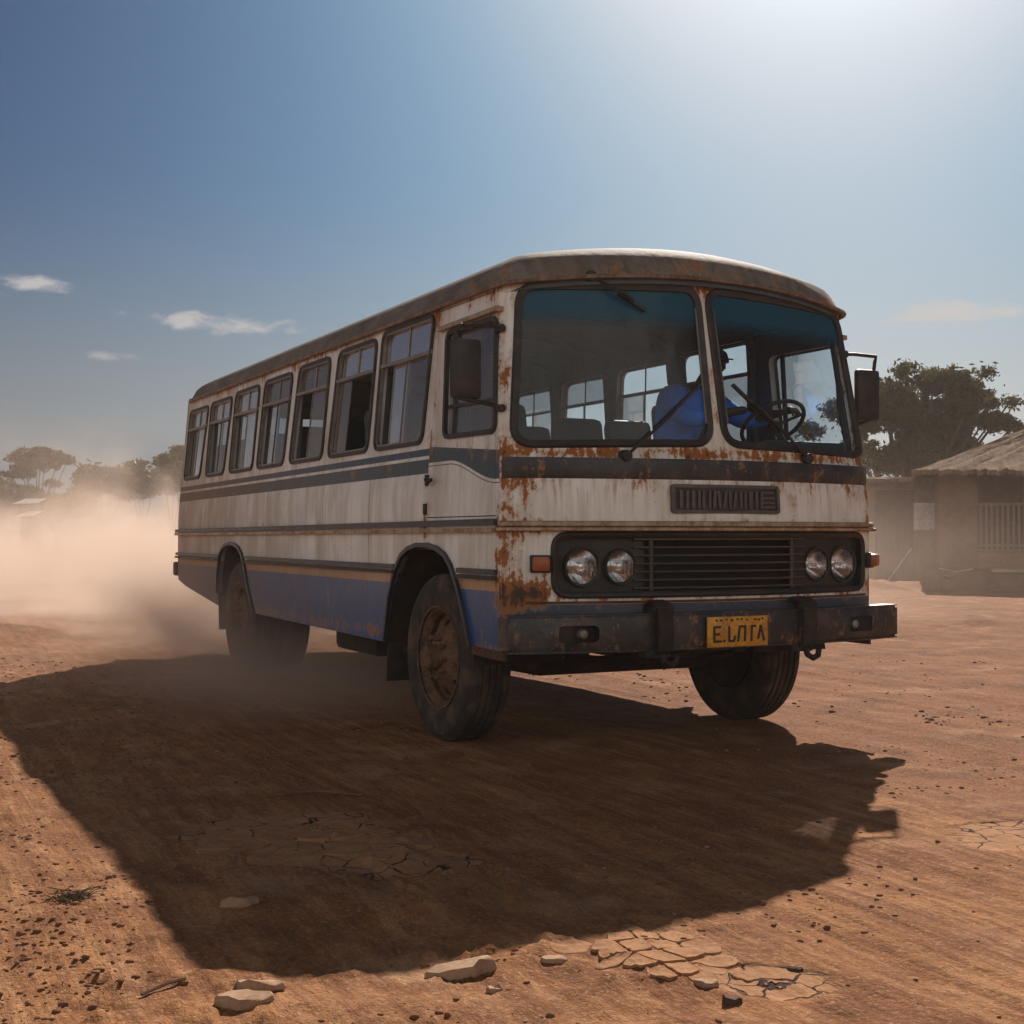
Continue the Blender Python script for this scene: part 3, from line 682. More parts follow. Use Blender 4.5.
def thing_part(name, loc, parent):
    o = bpy.data.objects.new(name, None); COL.objects.link(o); o.location = loc; o.parent = parent; o.empty_display_size = .1; return o
for sg in (-1, 1):
    wheel(-1.165 if sg < 0 else .975, .96, .512, .27, sg)
    wheel(sg * 1.165, 5.60, .505, .24, sg); wheel(sg * .87, 5.60, .505, .24, sg, True)
# mirrors
for sg in (-1, 1):
    if sg < 0: c = Vector((-1.475, .16, 2.185)); 
    else: c = Vector((1.40, .155, 2.17))
    w = MB(); w.box(c, (.185, .055, .335), (0, 0, 0), .022); hx = w.build('mirror', M['rubber'], bus)
    w = MB(); w.box(c + Vector((0, .030, 0)), (.15, .004, .29)); w.build('mirror_glass', M['mirror'], hx)
    w = MB(); p0 = fpt(sg * 1.325, 2.43, .01)[0]; p1 = fpt(sg * 1.33, 1.97, .01)[0]
    w.tube([p0, p0 + Vector((sg * .05, -.03, .0)), Vector((c.x + sg * .045, c.y - .04, 2.42)), Vector((c.x + sg * .06, c.y - .01, 2.39)), Vector((c.x + sg * .06, c.y, 2.33))], .012)
    w.lathe([(0, -.02), (.024, -.015), (.024, .02), (0, .02)], p0, 'y', 12); w.build('mirror_arm', M['rubber'], hx); w = MB()
    w.tube([p1, p1 + Vector((sg * .04, -.02, .01)), Vector((c.x + sg * .05, c.y - .02, 2.02)), Vector((c.x + sg * .05, c.y, 2.05))], .012); w.lathe([(0, -.02), (.022, -.015), (.022, .02), (0, .02)], p1, 'y', 12)
    w.build('mirror_arm', M['rubber'], hx)
# seats
def bench(x, y, wd, top=2.03):
    w = MB(); w.box((x, y + .2, 1.60), (wd, .44, .13), bev=.04); w.build('seat', M['seat'], bus)
    s_ = COL.objects[-1]
    w = MB(); w.box((x - wd * .26, y + .44, 1.87), (wd * .48, .13, .60), (rad(-9), 0, 0), .062); w.box((x + wd * .26, y + .44, 1.87), (wd * .48, .13, .60), (rad(-9), 0, 0), .062); w.build('backrest', M['seat'], s_)
    w = MB()
    for k in (-.4, .4): w.box((x + k * wd, y + .22, 1.38), (.03, .34, .34))
    
    w.build('seat_legs', M['lining'], s_)
for k in range(7):
    for sx in (-.78, .78):
        if sx > 0 and k == 0: continue
        bench(sx, 1.15 + .86 * k, .86)
w = MB(); w.box((.74, 1.07, 1.57), (.50, .46, .13), bev=.05); ds = w.build('driver_seat', M['seat'], bus)
w = MB(); w.box((.74, 1.31, 1.88), (.46, .11, .60), (rad(-8), 0, 0), .05); w.box((.74, 1.39, 2.42), (.15, .08, .23), (rad(-8), 0, 0), .035); w.tube([(.70, 1.36, 2.14), (.70, 1.39, 2.36)], .01); w.tube([(.78, 1.36, 2.14), (.78, 1.39, 2.36)], .01); w.build('backrest', M['seat'], ds)
w = MB(); w.box((.74, 1.07, 1.36), (.34, .34, .32), bev=.02); w.build('seat_base', M['lining'], ds)
# steering wheel
SWC = Vector((.86, .44, 1.985)); w = MB()
X = Matrix.Translation(SWC) @ Euler((rad(-38), 0, 0)).to_matrix().to_4x4()
w.tube([(.215 * math.cos(2 * math.pi * i / 36), .215 * math.sin(2 * math.pi * i / 36), 0) for i in range(36)], .014, True)
for a in (90, 210, 330): w.tube([(0, 0, -.02), (.205 * math.cos(rad(a)), .205 * math.sin(rad(a)), 0)], .010)
w.lathe([(0, .0), (.04, -.005), (.045, -.03), (0, -.05)], (0, 0, 0), 'z', 16); w.tube([(0, 0, -.02), (0, -.02, -.40)], .022)
w.xf(X); w.build('steering_wheel', M['rubber'], bus)

# ------------------------------------------------------------------ driver
def skinned(name, joints, edges, mat, parent, root=0, sub=2):
    me = bpy.data.meshes.new(name); me.from_pydata([j[0] for j in joints], edges, [])
    b = bmesh.new(); b.from_mesh(me); ly = b.verts.layers.skin.verify(); b.verts.ensure_lookup_table()
    for i, j in enumerate(joints): r_ = j[1]; b.verts[i][ly].radius = (r_, r_) if not isinstance(r_, tuple) else r_; b.verts[i][ly].use_root = (i == root)
    b.to_mesh(me); b.free(); o = bpy.data.objects.new(name, me); COL.objects.link(o)
    o.modifiers.new('s', 'SKIN').use_smooth_shade = True; sm = o.modifiers.new('u', 'SUBSURF'); sm.levels = sub; sm.render_levels = sub
    dg = bpy.context.evaluated_depsgraph_get(); dg.update(); m2 = bpy.data.meshes.new_from_object(o.evaluated_get(dg)); o.modifiers.clear(); o.data = m2; m2.materials.clear(); m2.materials.append(mat)
    for p in m2.polygons: p.use_smooth = True
    o.parent = parent; return o
rotm = Matrix.Translation(BUS_AT) @ Matrix.Rotation(YAW, 4, 'Z')
drv = thing('person', rotm @ Vector((.65, 1.12, 1.66)), 'driver in a bright blue shirt and dark cap leaning over the steering wheel', 'person', YAW)
def L(x, y, z): return (x, y, z)     # local to the driver's seat cushion, facing -Y
hip = (-.12, .02, .08); belly = (-.10, .00, .26); chest = (-.05, -.07, .46); neckb = (.02, -.14, .60); neck = (.05, -.17, .67); head = (.08, -.21, .755); crown = (.085, -.22, .825)
def body_j(g):
    J = [(hip, .14 + g), (belly, (.135 + g, .115 + g)), (chest, (.155 + g, .12 + g)), (neckb, (.085 + g, .075 + g)), (neck, .052), (head, .082), (crown, .070)]
    E_ = [(0, 1), (1, 2), (2, 3), (3, 4), (4, 5), (5, 6)]
    for s in (-1, 1):
        o = len(J); sh = (-.04 + s * .17, -.08, .53); el = (.0 + s * .24, -.36, .36); wr = (.22 + s * .15, -.60, .42) 
        J += [(sh, .062 + g), (el, .044 + g), (wr, .028)]; E_ += [(2, o), (o, o + 1), (o + 1, o + 2)]
        o = len(J); kn = (s * .15, -.42, .10); an = (s * .15, -.55, -.33); toe = (s * .16, -.72, -.40)
        J += [((s * .09, .0, .06), .088 + g), (kn, .062 + g), (an, .042), (toe, .038)]; E_ += [(0, o), (o, o + 1), (o + 1, o + 2), (o + 2, o + 3)]
    return J, E_
J, E_ = body_j(0); body = skinned('body', J, E_, M['skin'], drv)
# face details and hands with fingers
w = MB(); hc = Vector(head)
w.lathe([(0, -.1), (.010, -.095), (.016, -.07), (.012, -.05)], (hc.x, hc.y, hc.z - .005), 'y', 10)
for s in (-1, 1):
    w.lathe([(0, -.010), (.010, -.004), (.014, 0), (0, .006)], (hc.x + s * .032, hc.y - .072, hc.z + .018), 'y', 10); w.box((hc.x + s * .082, hc.y + .005, hc.z), (.014, .035, .055), bev=.006)
w.box((hc.x, hc.y - .074, hc.z - .045), (.045, .012, .012), bev=.004); w.build('face', M['skin'], drv)
for s in (-1, 1):
    wr = Vector((.22 + s * .15, -.60, .42)); J2 = [(wr[:], .024), ((wr + Vector((s * -.005, -.045, .005)))[:], .032), ((wr + Vector((0, -.08, 0)))[:], .028)]; E2 = [(0, 1), (1, 2)]
    for q in range(4):
        o = len(J2); bx = (q - 1.5) * .019; l = (.026, .03, .029, .022)[q]
        J2 += [((wr + Vector((bx, -.095, .0)))[:], .010), ((wr + Vector((bx, -.095 - l, -.018)))[:], .009), ((wr + Vector((bx, -.095 - l, -.045)))[:], .008)]; E2 += [(2, o), (o, o + 1), (o + 1, o + 2)]
    o = len(J2); J2 += [((wr + Vector((-s * .035, -.05, -.008)))[:], .011), ((wr + Vector((-s * .045, -.085, -.03)))[:], .009)]; E2 += [(1, o), (o, o + 1)]
    skinned('hand', J2, E2, M['skin'], drv, 0, 1)
# shirt
J, E_ = body_j(.026); keep = [0, 1, 2, 3, 7, 8, 14, 15]; idx = {k: i for i, k in enumerate(keep)}
Js = [J[k] for k in keep]; Es = [(idx[a], idx[b]) for a, b in E_ if a in idx and b in idx]
Js[idx[3]] = (Js[idx[3]][0], (.112, .104))
Js.append(((.17 - .15, -.50, .395), .042)); Es.append((idx[8], len(Js) - 1)); Js.append(((.20 + .17, -.50, .395), .042)); Es.append((idx[15], len(Js) - 1))
skinned('shirt', Js, Es, M['shirt'], drv)
J, E_ = body_j(.014); keep = [0, 10, 11, 12, 17, 18, 19]; idx = {k: i for i, k in enumerate(keep)}
Js = [(J[k][0], J[k][1] if k not in (12, 19) else .055) for k in keep]; Es = [(idx[a], idx[b]) for a, b in E_ if a in idx and b in idx]
skinned('trousers', Js, Es, M['trousers'], drv)
w = MB(); w.lathe([(0, .115), (.05, .108), (.085, .08), (.098, .04), (.100, .015), (.09, .012)], (hc.x, hc.y, hc.z + .0), 'z', 24)
w.box((hc.x, hc.y - .12, hc.z + .028), (.11, .055, .010), (rad(10), 0, 0), .004); w.build('cap', M['capcloth'], drv)

# ------------------------------------------------------------------ GROUND
rng = np.random.default_rng(5)
def vnoise(x, y, seed):
    xi = np.floor(x).astype(np.int64); yi = np.floor(y).astype(np.int64); fx = x - xi; fy = y - yi
    fx = fx * fx * fx * (fx * (fx * 6 - 15) + 10); fy = fy * fy * fy * (fy * (fy * 6 - 15) + 10)
    def h(a, b):
        n = (a * 374761393 + b * 668265263 + seed * 1442695041) & 0x7fffffff; n = ((n ^ (n >> 13)) * 1274126177) & 0x7fffffff; n = (n ^ (n >> 16)) & 0xffff
        return n / 32767.5 - 1
    return (h(xi, yi) * (1 - fx) + h(xi + 1, yi) * fx) * (1 - fy) + (h(xi, yi + 1) * (1 - fx) + h(xi + 1, yi + 1) * fx) * fy
def fbm(x, y, seed, octv=5, g=.5):
    a = 1; s = 0
    for i in range(octv): s = s + a * vnoise(x * 2 ** i + 17 * i, y * 2 ** i - 9 * i, seed + i); a *= g
    return s
cY, sY = math.cos(YAW), math.sin(YAW)
def height(x, y):
    x = np.asarray(x, float); y = np.asarray(y, float)
    dx = x - BUS_AT.x; dy = y - BUS_AT.y; u = dx * cY + dy * sY; v = -dx * sY + dy * cY      # across / along the road
    near = np.clip(1.2 - np.hypot(x, y) / 60, .15, 1)
    u2 = u + .25 * vnoise(v * .25, u * .1, 3)
    ruts = sum(np.exp(-((u2 - c_) / w_) ** 2) * h_ for c_, w_, h_ in ((1.02, .15, -.022), (1.28, .05, .016), (.78, .05, .014), (-1.05, .16, -.016), (2.15, .10, -.016), (2.33, .05, .014), (2.9, .16, -.020), (3.15, .06, .016), (3.6, .10, -.014), (-1.9, .12, -.010), (1.7, .05, .008)))
    ruts = ruts * (1 + .5 * vnoise(v * .8, u * 2, 7)) + np.maximum(0, np.sin(v * 42 + u * 20)) * .004 * np.exp(-((u2 - 2.9) / .16) ** 2)
    track = fbm(u2 * 2.2, v * .16, 11, 4, .55) * .013 + fbm(u2 * 9, v * .35, 31, 3, .6) * .005
    rough = fbm(x * 1.1, y * 1.1, 51, 6, .6) * .024
    crumb = np.maximum(0, fbm(x * 11, y * 11, 71, 4, .65) - .18) * .022
    sh = np.clip((-2.1 + .5 * vnoise(v * .5, u * .3, 77) - u) / .8, 0, 1); sh = np.maximum(sh, np.clip((u - 4.2) / 1.5, 0, 1))
    m = np.clip(.5 + fbm(x * .6, y * .6, 91, 2) * 1.2, 0, 1) * (.15 + .85 * sh)
    z = (track + ruts) * (1 - .6 * sh) + rough * (.22 + .78 * sh) + crumb * m + np.where(np.abs(u) > 3.4, fbm(x * .35, y * .35, 95, 3) * .05, 0) * np.clip((np.abs(u) - 3.4) / 3, 0, 1)
    for wx, wy in WHEELS: z = z * (1 - .9 * np.exp(-((u - wx) ** 2 + (v - wy) ** 2) / .16))
    z = z * near
    # low banks of scraped earth beside the yard
    def berm(x0, y0, x1, y1, w, h, sd):
        L2 = (x1 - x0) ** 2 + (y1 - y0) ** 2; t = np.clip(((x - x0) * (x1 - x0) + (y - y0) * (y1 - y0)) / L2, 0, 1)
        d = np.hypot(x - x0 - t * (x1 - x0), y - y0 - t * (y1 - y0)); return h * np.exp(-(d / w) ** 2) * (1 + .5 * fbm(x * 1.7, y * 1.7, sd, 3))
    z = z + berm(6.5, 29.0, 9.6, 31.2, .55, .20, 201) + berm(6.4, 18.6, 9.5, 19.2, .35, .07, 203) + berm(9.9, 28.6, 14, 27.5, .6, .08, 205) + berm(-6.4, 17.2, -16, 22, .5, .10, 207)
    z = z + berm(-1.0, 4.75, -.2, 4.55, .16, .018, 209) + berm(-2.6, 5.2, -1.8, 5.1, .1, .01, 211)
    return z
WHEELS = [(s * 1.085, .93) for s in (-1, 1)] + [(s * .95, 5.56) for s in (-1, 1)]
xs = list(np.arange(-3.0, 3.0001, .0135)); g = .0135
while xs[-1] < 4000: g *= 1.045 if xs[-1] < 30 else 1.25; xs.append(xs[-1] + g)
xs = np.array([-a for a in xs[:-len([a for a in xs if a <= 3.0]):][::-1] if a > 3.0] + xs) if False else np.array(sorted([-a for a in xs if a > 3.0] + xs))
ys = [2.3]
while ys[-1] < 60: ys.append(ys[-1] * 1.0052)
g = .35
while ys[-1] < 4000: g *= 1.22; ys.append(ys[-1] + g)
yb = []; g = .02; q = 2.3
while q > -600: g *= 1.35; q -= g; yb.append(q)
ys = np.array(yb[::-1] + ys)
X_, Y_ = np.meshgrid(xs, ys); Z_ = height(X_, Y_)
co = np.stack([X_, Y_, Z_], -1).reshape(-1, 3).astype(np.float32); nx, ny = len(xs), len(ys)
i = (np.arange(ny - 1)[:, None] * nx + np.arange(nx - 1)[None, :]).ravel(); quads = np.stack([i, i + 1, i + nx + 1, i + nx], -1).astype(np.int32)
def np_mesh(name, co, faces, k):
    me = bpy.data.meshes.new(name); me.vertices.add(len(co)); me.vertices.foreach_set('co', np.ascontiguousarray(co, np.float32).ravel())
    me.loops.add(faces.size); me.loops.foreach_set('vertex_index', faces.ravel().astype(np.int32)); me.polygons.add(len(faces))
    me.polygons.foreach_set('loop_start', np.arange(0, faces.size, k, dtype=np.int32)); me.update(calc_edges=True); return me
me = np_mesh('ground', co, quads, 4); me.polygons.foreach_set('use_smooth', [True] * len(me.polygons))
m, nt, out = new_mat('red dirt road'); p = nt.pos(); x, y, z = nt.sep(p)
# road frame: across = u, along = v
u = nt.add(nt.mul(x, cY), nt.mul(y, sY)); v = nt.add(nt.mul(x, -sY), nt.mul(y, cY))
pr = nt.n('ShaderNodeCombineXYZ', {0: u, 1: nt.mul(v, .10), 2: 0.0}).outputs[0]
big = nt.noise(p, .55, 5, .6); mid = nt.noise(p, 3.5, 7, .62); fine = nt.noise(p, 26, 6, .7); grit = nt.noise(p, 110, 3, .7); lane = nt.noise(pr, 2.6, 7, .62, .4); lane2 = nt.noise(pr, 13, 5, .6)
sho = nt.m('MAXIMUM', nt.sm(nt.add(u, nt.mul(nt.sub(mid, .5), 1.6)), -2.2, -3.0), nt.sm(u, 4.2, 5.6)); lf = nt.sub(1.0, sho); lane3 = nt.noise(pr, 34, 4, .6)
c = nt.mix(nt.sm(nt.add(nt.mul(lane, .55), nt.mul(mid, .45)), .38, .62), (.38, .170, .068), (.23, .090, .036))
c = nt.mix(nt.mul(sho, .55), c, (.25, .105, .045)); c = nt.mix(nt.mul(nt.sm(lane2, .48, .62), nt.mul(lf, .5)), c, (.50, .26, .125)); c = nt.mix(nt.mul(nt.sm(lane2, .47, .36), nt.mul(lf, .5)), c, (.17, .068, .030)); c = nt.mix(nt.mul(nt.sm(lane3, .52, .66), nt.mul(lf, .5)), c, (.17, .068, .030))
c = nt.mix(nt.mul(nt.sm(nt.add(nt.mul(fine, .6), nt.mul(mid, .4)), .47, .60), nt.add(.55, nt.mul(sho, .4))), c, (.19, .078, .036))
spk = nt.noise(p, 60, 4, .75); c = nt.mix(nt.mul(nt.sm(spk, .54, .64), nt.add(.35, nt.mul(sho, .5))), c, (.12, .050, .024)); c = nt.mix(nt.mul(nt.sm(spk, .46, .36), .45), c, (.60, .36, .20))
rb = nt.sm(nt.noise(p, 1.3, 6, .65), .50, .64); c = nt.mix(nt.mul(nt.mul(rb, nt.add(.3, nt.mul(sho, .7))), nt.mul(nt.sm(nt.noise(p, 34, 5, .7), .44, .58), .85)), c, (.095, .042, .022))
c = nt.mix(nt.mul(nt.sm(grit, .60, .68), .65), c, (.085, .038, .020))
c = nt.mix(nt.mul(nt.sm(nt.add(nt.mul(big, .6), nt.mul(fine, .4)), .52, .66), .5), c, (.16, .070, .036))
c = nt.mix(nt.mul(nt.sm(nt.noise(p, 1.7, 5), .55, .7), .35), c, (.56, .34, .20))
vor = nt.n('ShaderNodeTexVoronoi', {'Vector': nt.vadd(p, nt.n('ShaderNodeVectorMath', {0: nt.noise(p, 9, 3, out='Color'), 1: (.06, .06, .06)}, operation='MULTIPLY').outputs[0]), 'Scale': 7.5}, feature='DISTANCE_TO_EDGE').outputs['Distance']
def blob(cx, cy, rx, ry):
    a = nt.m('DIVIDE', nt.sub(x, cx), rx); b = nt.m('DIVIDE', nt.sub(y, cy), ry); return nt.m('EXPONENT', nt.mul(nt.add(nt.mul(a, a), nt.mul(b, b)), -1.0))
mask = nt.add(nt.add(blob(.75, 3.85, .22, .16), blob(-.95, 5.7, .55, .55)), nt.add(blob(2.2, 5.6, .5, .35), blob(-.35, 5.15, .35, .2)))
mk = nt.sm(nt.add(mask, nt.mul(nt.sub(mid, .5), .9)), .42, .60)
cw = nt.sm(nt.noise(p, 6, 4, .6), .35, .7, .012, .05); crack = nt.mul(nt.sm(nt.m('DIVIDE', vor, cw), .35, 1.0, 1, 0), mk)
c = nt.mix(nt.mul(mk, .55), c, (.42, .225, .115)); c = nt.mix(crack, c, (.05, .022, .013))
hgt = nt.add(nt.add(nt.mul(nt.add(fine, nt.mul(spk, .6)), .55), nt.mul(grit, .28)), nt.add(nt.mul(nt.add(lane2, nt.mul(lane3, .35)), nt.add(.3, nt.mul(lf, .7))), nt.mul(mid, .4)))
hgt = nt.add(nt.mul(hgt, nt.sub(1.0, nt.mul(mk, .6))), nt.mul(crack, -1.4))
bsdf(nt, out, c, .95, 0, hgt, 1.0, .022, .15)
me.materials.append(m); go = bpy.data.objects.new('ground', me); COL.objects.link(go); tag(go, 'red brown dirt road and yard with tyre tracks and cracked patches', kind='structure')
def hz(x, y): return float(height(x, y))

# pebbles, clods
icv = [Vector(v) for v in []]
b = bmesh.new(); bmesh.ops.create_icosphere(b, subdivisions=1, radius=1); IV = np.array([v.co[:] for v in b.verts]); IF = np.array([[v.index for v in f.verts] for f in b.faces]); b.free()
def scatter(name, n, y0, y1, s0, s1, mat, label, zsq=.6, power=4.5):
    t = rng.random(n) ** 1.0; yy = y0 * (y1 / y0) ** t; xx = (rng.random(n) * 2 - 1) * (yy * .42 + .3)
    cl = fbm(xx * 1.3, yy * 1.3, 301, 3); uu = (xx - BUS_AT.x) * cY + (yy - BUS_AT.y) * sY; keep = rng.random(n) < np.clip(.22 + cl * 1.5, .03, 1) * np.where(uu < -2.3, 1.0, .55); xx = xx[keep]; yy = yy[keep]; n = len(xx)
    sz = s0 + (s1 - s0) * rng.random(n) ** power
    sz *= np.clip(yy / 6, 1, 1.5)
    V = IV[None] * (1 + .35 * (rng.random((n, len(IV), 1)) * 2 - 1)) * sz[:, None, None] * np.stack([.7 + .8 * rng.random(n), .7 + .8 * rng.random(n), zsq * (.6 + .6 * rng.random(n))], -1)[:, None, :]
    V[:, :, 0] += xx[:, None]; V[:, :, 1] += yy[:, None]; V[:, :, 2] += (height(xx, yy) + sz * .15)[:, None]
    F = IF[None] + (np.arange(n) * len(IV))[:, None, None]
    me = np_mesh(name, V.reshape(-1, 3), F.reshape(-1, 3), 3); me.materials.append(mat); o = bpy.data.objects.new(name, me); COL.objects.link(o); tag(o, label, kind='stuff'); return o
M['clod'] = plain('dark dirt clod', (.13, .058, .030), .95, scale=8, col2=(.26, .12, .06), spec=.1, world=True)
M['pebble'] = plain('pale pebble', (.34, .21, .13), .85, scale=5, col2=(.20, .11, .07), spec=.3, world=True)
scatter('clods', 34000, 2.9, 14, .0015, .013, M['clod'], 'small dark crumbs of earth strewn over the dirt road')
scatter('pebbles', 3500, 2.9, 14, .0015, .010, M['pebble'], 'small pale pebbles strewn over the dirt road')

# curled plates of dried mud
def clip(P, nx_, ny_, d_):
    out = []
    for i in range(len(P)):
        a = P[i]; b_ = P[(i + 1) % len(P)]; da = a[0] * nx_ + a[1] * ny_ - d_; db = b_[0] * nx_ + b_[1] * ny_ - d_
        if da <= 0: out.append(a)
        if (da < 0) != (db < 0): t = da / (da - db); out.append((a[0] + (b_[0] - a[0]) * t, a[1] + (b_[1] - a[1]) * t))
    return out
def mud_plates(cx, cy, rx, ry, sp_, hgt_, label, seed):
    r_ = random.Random(seed); S = []
    for i in range(-7, 8):
        for j in range(-7, 8): S.append((cx + (i + .5 * (j % 2)) * sp_ + r_.uniform(-.36, .36) * sp_, cy + j * sp_ * .9 + r_.uniform(-.36, .36) * sp_))
    mb = MB(); Vx = Vector
    for k, (sx, sy) in enumerate(S):
        e = ((sx - cx) / rx) ** 2 + ((sy - cy) / ry) ** 2
        if e > 1 or (e > .45 and r_.random() < .25): continue
        P = [(sx - .2, sy - .2), (sx + .2, sy - .2), (sx + .2, sy + .2), (sx - .2, sy + .2)]
        for q, (ox, oy) in enumerate(S):
            if q == k: continue
            dx_, dy_ = ox - sx, oy - sy; L_ = math.hypot(dx_, dy_)
            if L_ > .4: continue
            P = clip(P, dx_ / L_, dy_ / L_, ((ox + sx) / 2 * dx_ + (oy + sy) / 2 * dy_) / L_ - r_.uniform(.0025, .006))
            if len(P) < 3: break
        if len(P) < 3: continue
        P = rpoly(P, sp_ * .16, 3); P = dens(P, .012); n = len(P); tilt = (r_.uniform(-.05, .05), r_.uniform(-.05, .05)); zc0 = hz(sx, sy); hh = hgt_ * r_.uniform(.5, 1.2) * (1 - .55 * e)
        rings = []
        for f, dz_ in ((1.0, -.012), (1.0, .55 * hh), (.96, hh * 1.0), (.85, hh * .92), (.55, hh * .72), (.2, hh * .66)):
            R_ = []
            A_ = np.array(P); w1 = vnoise(A_[:, 0] * 70, A_[:, 1] * 70, 5) * .0022; X1 = sx + (A_[:, 0] - sx) * f + w1; Y1 = sy + (A_[:, 1] - sy) * f - w1
            Z1 = height(X1, Y1) * .6 + zc0 * .4 + dz_ + (X1 - sx) * tilt[0] + (Y1 - sy) * tilt[1]; R_ = [tuple(map(float, q)) for q in zip(X1, Y1, Z1)]
            rings.append(R_)
        fs = []
        for a in range(len(rings) - 1):
            for i in range(n): j = (i + 1) % n; fs.append((a * n + i, a * n + j, (a + 1) * n + j, (a + 1) * n + i))
        fs.append(tuple((len(rings) - 1) * n + i for i in range(n))); mb.add([v for R_ in rings for v in R_], fs)
    o = mb.build('cracked_mud', M['mudplate'], None, 50); return tag(o, label, kind='stuff')
def vn1(a, b_): return float(vnoise(np.array([a]), np.array([b_]), 5)[0])
M['mudplate'] = plain('dried mud crust', (.40, .205, .098), .9, scale=11, col2=(.27, .125, .056), bstr=.6, bdist=.004, spec=.15, world=True)
mud_plates(.42, 4.03, .28, .25, .105, .0085, 'raised plates of dried cracked mud on the sunlit dirt in front of the bus shadow', 4)
mud_plates(-.85, 5.55, .50, .40, .15, .0035, 'faint plates of cracked mud inside the bus shadow', 9)

# flat stones
M['stone'] = plain('flat pale stone', (.42, .27, .17), .9, scale=9, col2=(.30, .17, .10), bstr=.5, bdist=.004, spec=.2, world=True)
M['stoned'] = plain('dark stone', (.09, .055, .04), .9, scale=9, bstr=.5, spec=.2, world=True)
def slab(x, y, wx, wy, th, label, mat='stone', rot=0, tilt=(0, 0), seed=1, name='flat_stone', group='loose flat stones on the road'):
    r_ = random.Random(seed); n = 11; b = bmesh.new(); vs = []
    for i in range(n):
        a = 2 * math.pi * i / n + r_.uniform(-.2, .2); k = r_.uniform(.72, 1.08); vs.append(b.verts.new((wx * k * math.cos(a), wy * k * math.sin(a), 0)))
    f = b.faces.new(vs); e = bmesh.ops.extrude_face_region(b, geom=[f]); top = [g_ for g_ in e['geom'] if isinstance(g_, bmesh.types.BMVert)]
    for v in top: v.co.z += th * r_.uniform(.8, 1.2); v.co.x *= .93; v.co.y *= .93
    bmesh.ops.bevel(b, geom=list(b.edges), offset=min(th * .22, .006), segments=1, affect='EDGES')
    bmesh.ops.triangulate(b, faces=[f for f in b.faces if len(f.verts) > 4])
    mb = MB(); mb.bm(b); o = mb.build(name, M[mat], None, 40); o.location = (x, y, hz(x, y) - th * .25); o.rotation_euler = (tilt[0], tilt[1], rot)
    return tag(o, label, 'stone', group)
slab(-.725, 3.66, .095, .055, .030, 'pale flat stone slab, the nearer and larger of the touching pair at the bottom edge', seed=3, rot=.05, tilt=(rad(3), 0))
slab(-.715, 3.80, .085, .035, .024, 'thin pale flat stone just behind the larger slab of the pair', seed=5, rot=-.1, tilt=(rad(-4), 0))
slab(-.15, 3.92, .110, .055, .042, 'pale wedge shaped flat stone with a dark undercut at its left end', seed=8, rot=.15, tilt=(rad(5), rad(-9)))
slab(-.925, 4.60, .075, .05, .030, 'brown flat stone lying in the bus shadow above the pair of slabs', seed=11, rot=.2, tilt=(rad(-8), rad(-4)))
slab(.60, 3.68, .032, .022, .022, 'small dark stone beside the cracked mud patch', 'stoned', seed=12)
slab(.545, 3.80, .04, .028, .018, 'small pale stone at the right end of the cracked mud patch', seed=14)
slab(.83, 3.96, .03, .018, .012, 'small dark chip of stone with a pale edge right of the cracked patch', 'stoned', seed=15)
slab(-.05, 3.74, .028, .02, .018, 'small rounded stone between the wedge shaped stone and the cracked mud', seed=17)
slab(.12, 3.98, .05, .03, .014, 'thin pale flake of stone touching the right end of the wedge shaped stone', seed=21)
slab(1.66, 6.90, .09, .05, .02, 'thin pale flat stone on the sunny road right of the bus shadow', seed=19) if False else None

# dry tuft
M['straw'] = plain('dry roots', (.10, .055, .03), .9, scale=9, col2=(.22, .13, .07))
mb = MB(); tx, ty = -1.50, 4.60
for k in range(90):
    a = R.uniform(0, 6.28); l = R.uniform(.03, .085); b0 = Vector((R.uniform(-.05, .05), R.uniform(-.03, .03), 0)); d = Vector((math.cos(a), math.sin(a), R.uniform(.15, .8)))
    mb.tube([b0, b0 + d * l * .5, b0 + d * l + Vector((0, 0, -.25 * l))], .0018, seg=3)
tf = mb.build('dry_tuft', M['straw']); tf.location = (tx, ty, hz(tx, ty)); tag(tf, 'dark tuft of dry roots on the sunlit dirt at the lower left', 'tuft')
# thin twigs in the foreground and the yard
def twig(pts, r, label, mat='straw', name='twig', cat='twig', group='loose twigs'):
    mb = MB(); q = [Vector((a, b_, hz(a, b_) + c_)) for a, b_, c_ in pts]; mb.tube(q, r, seg=5); return tag(mb.build(name, M[mat]), label, cat, group)
twig([(-1.12, 6.45, .01), (-.95, 6.50, .02), (-.72, 6.47, .008)], .006, 'thin dry twig lying in the bus shadow')
twig([(-1.02, 3.72, .008), (-.97, 3.80, .012), (-.93, 3.85, .006)], .005, 'short dark twig on the sunlit dirt at the lower left')

# ------------------------------------------------------------------ background
TP = math.tan(PITCH)
def W(px, py, D): return Vector(((px - 512) / F_PX * D, D, CAM_H + D * ((512 - py) / F_PX + TP)))
def leaf_mat(name, a, b_):
    m, nt, out = new_mat(name); p = nt.pos(); g_ = nt.n('ShaderNodeNewGeometry')
    f = nt.noise(p, 1.1, 3); c = nt.mix(nt.sm(nt.add(nt.mul(f, .6), nt.mul(g_.outputs['Random Per Island'], .4)), .3, .7), a, b_)
    d = nt.n('ShaderNodeBsdfDiffuse', {'Color': c}); t = nt.n('ShaderNodeBsdfTranslucent', {'Color': nt.mix(.5, c, (.16, .14, .02))})
    gl = nt.n('ShaderNodeBsdfGlossy', {'Color': (.5, .5, .5), 'Roughness': .45})
    mx = nt.n('ShaderNodeMixShader', {0: .3, 1: d.outputs[0], 2: t.outputs[0]}); mx2 = nt.n('ShaderNodeMixShader', {0: .05, 1: mx.outputs[0], 2: gl.outputs[0]})
    nt.L.new(mx2.outputs[0], out.inputs[0]); return m
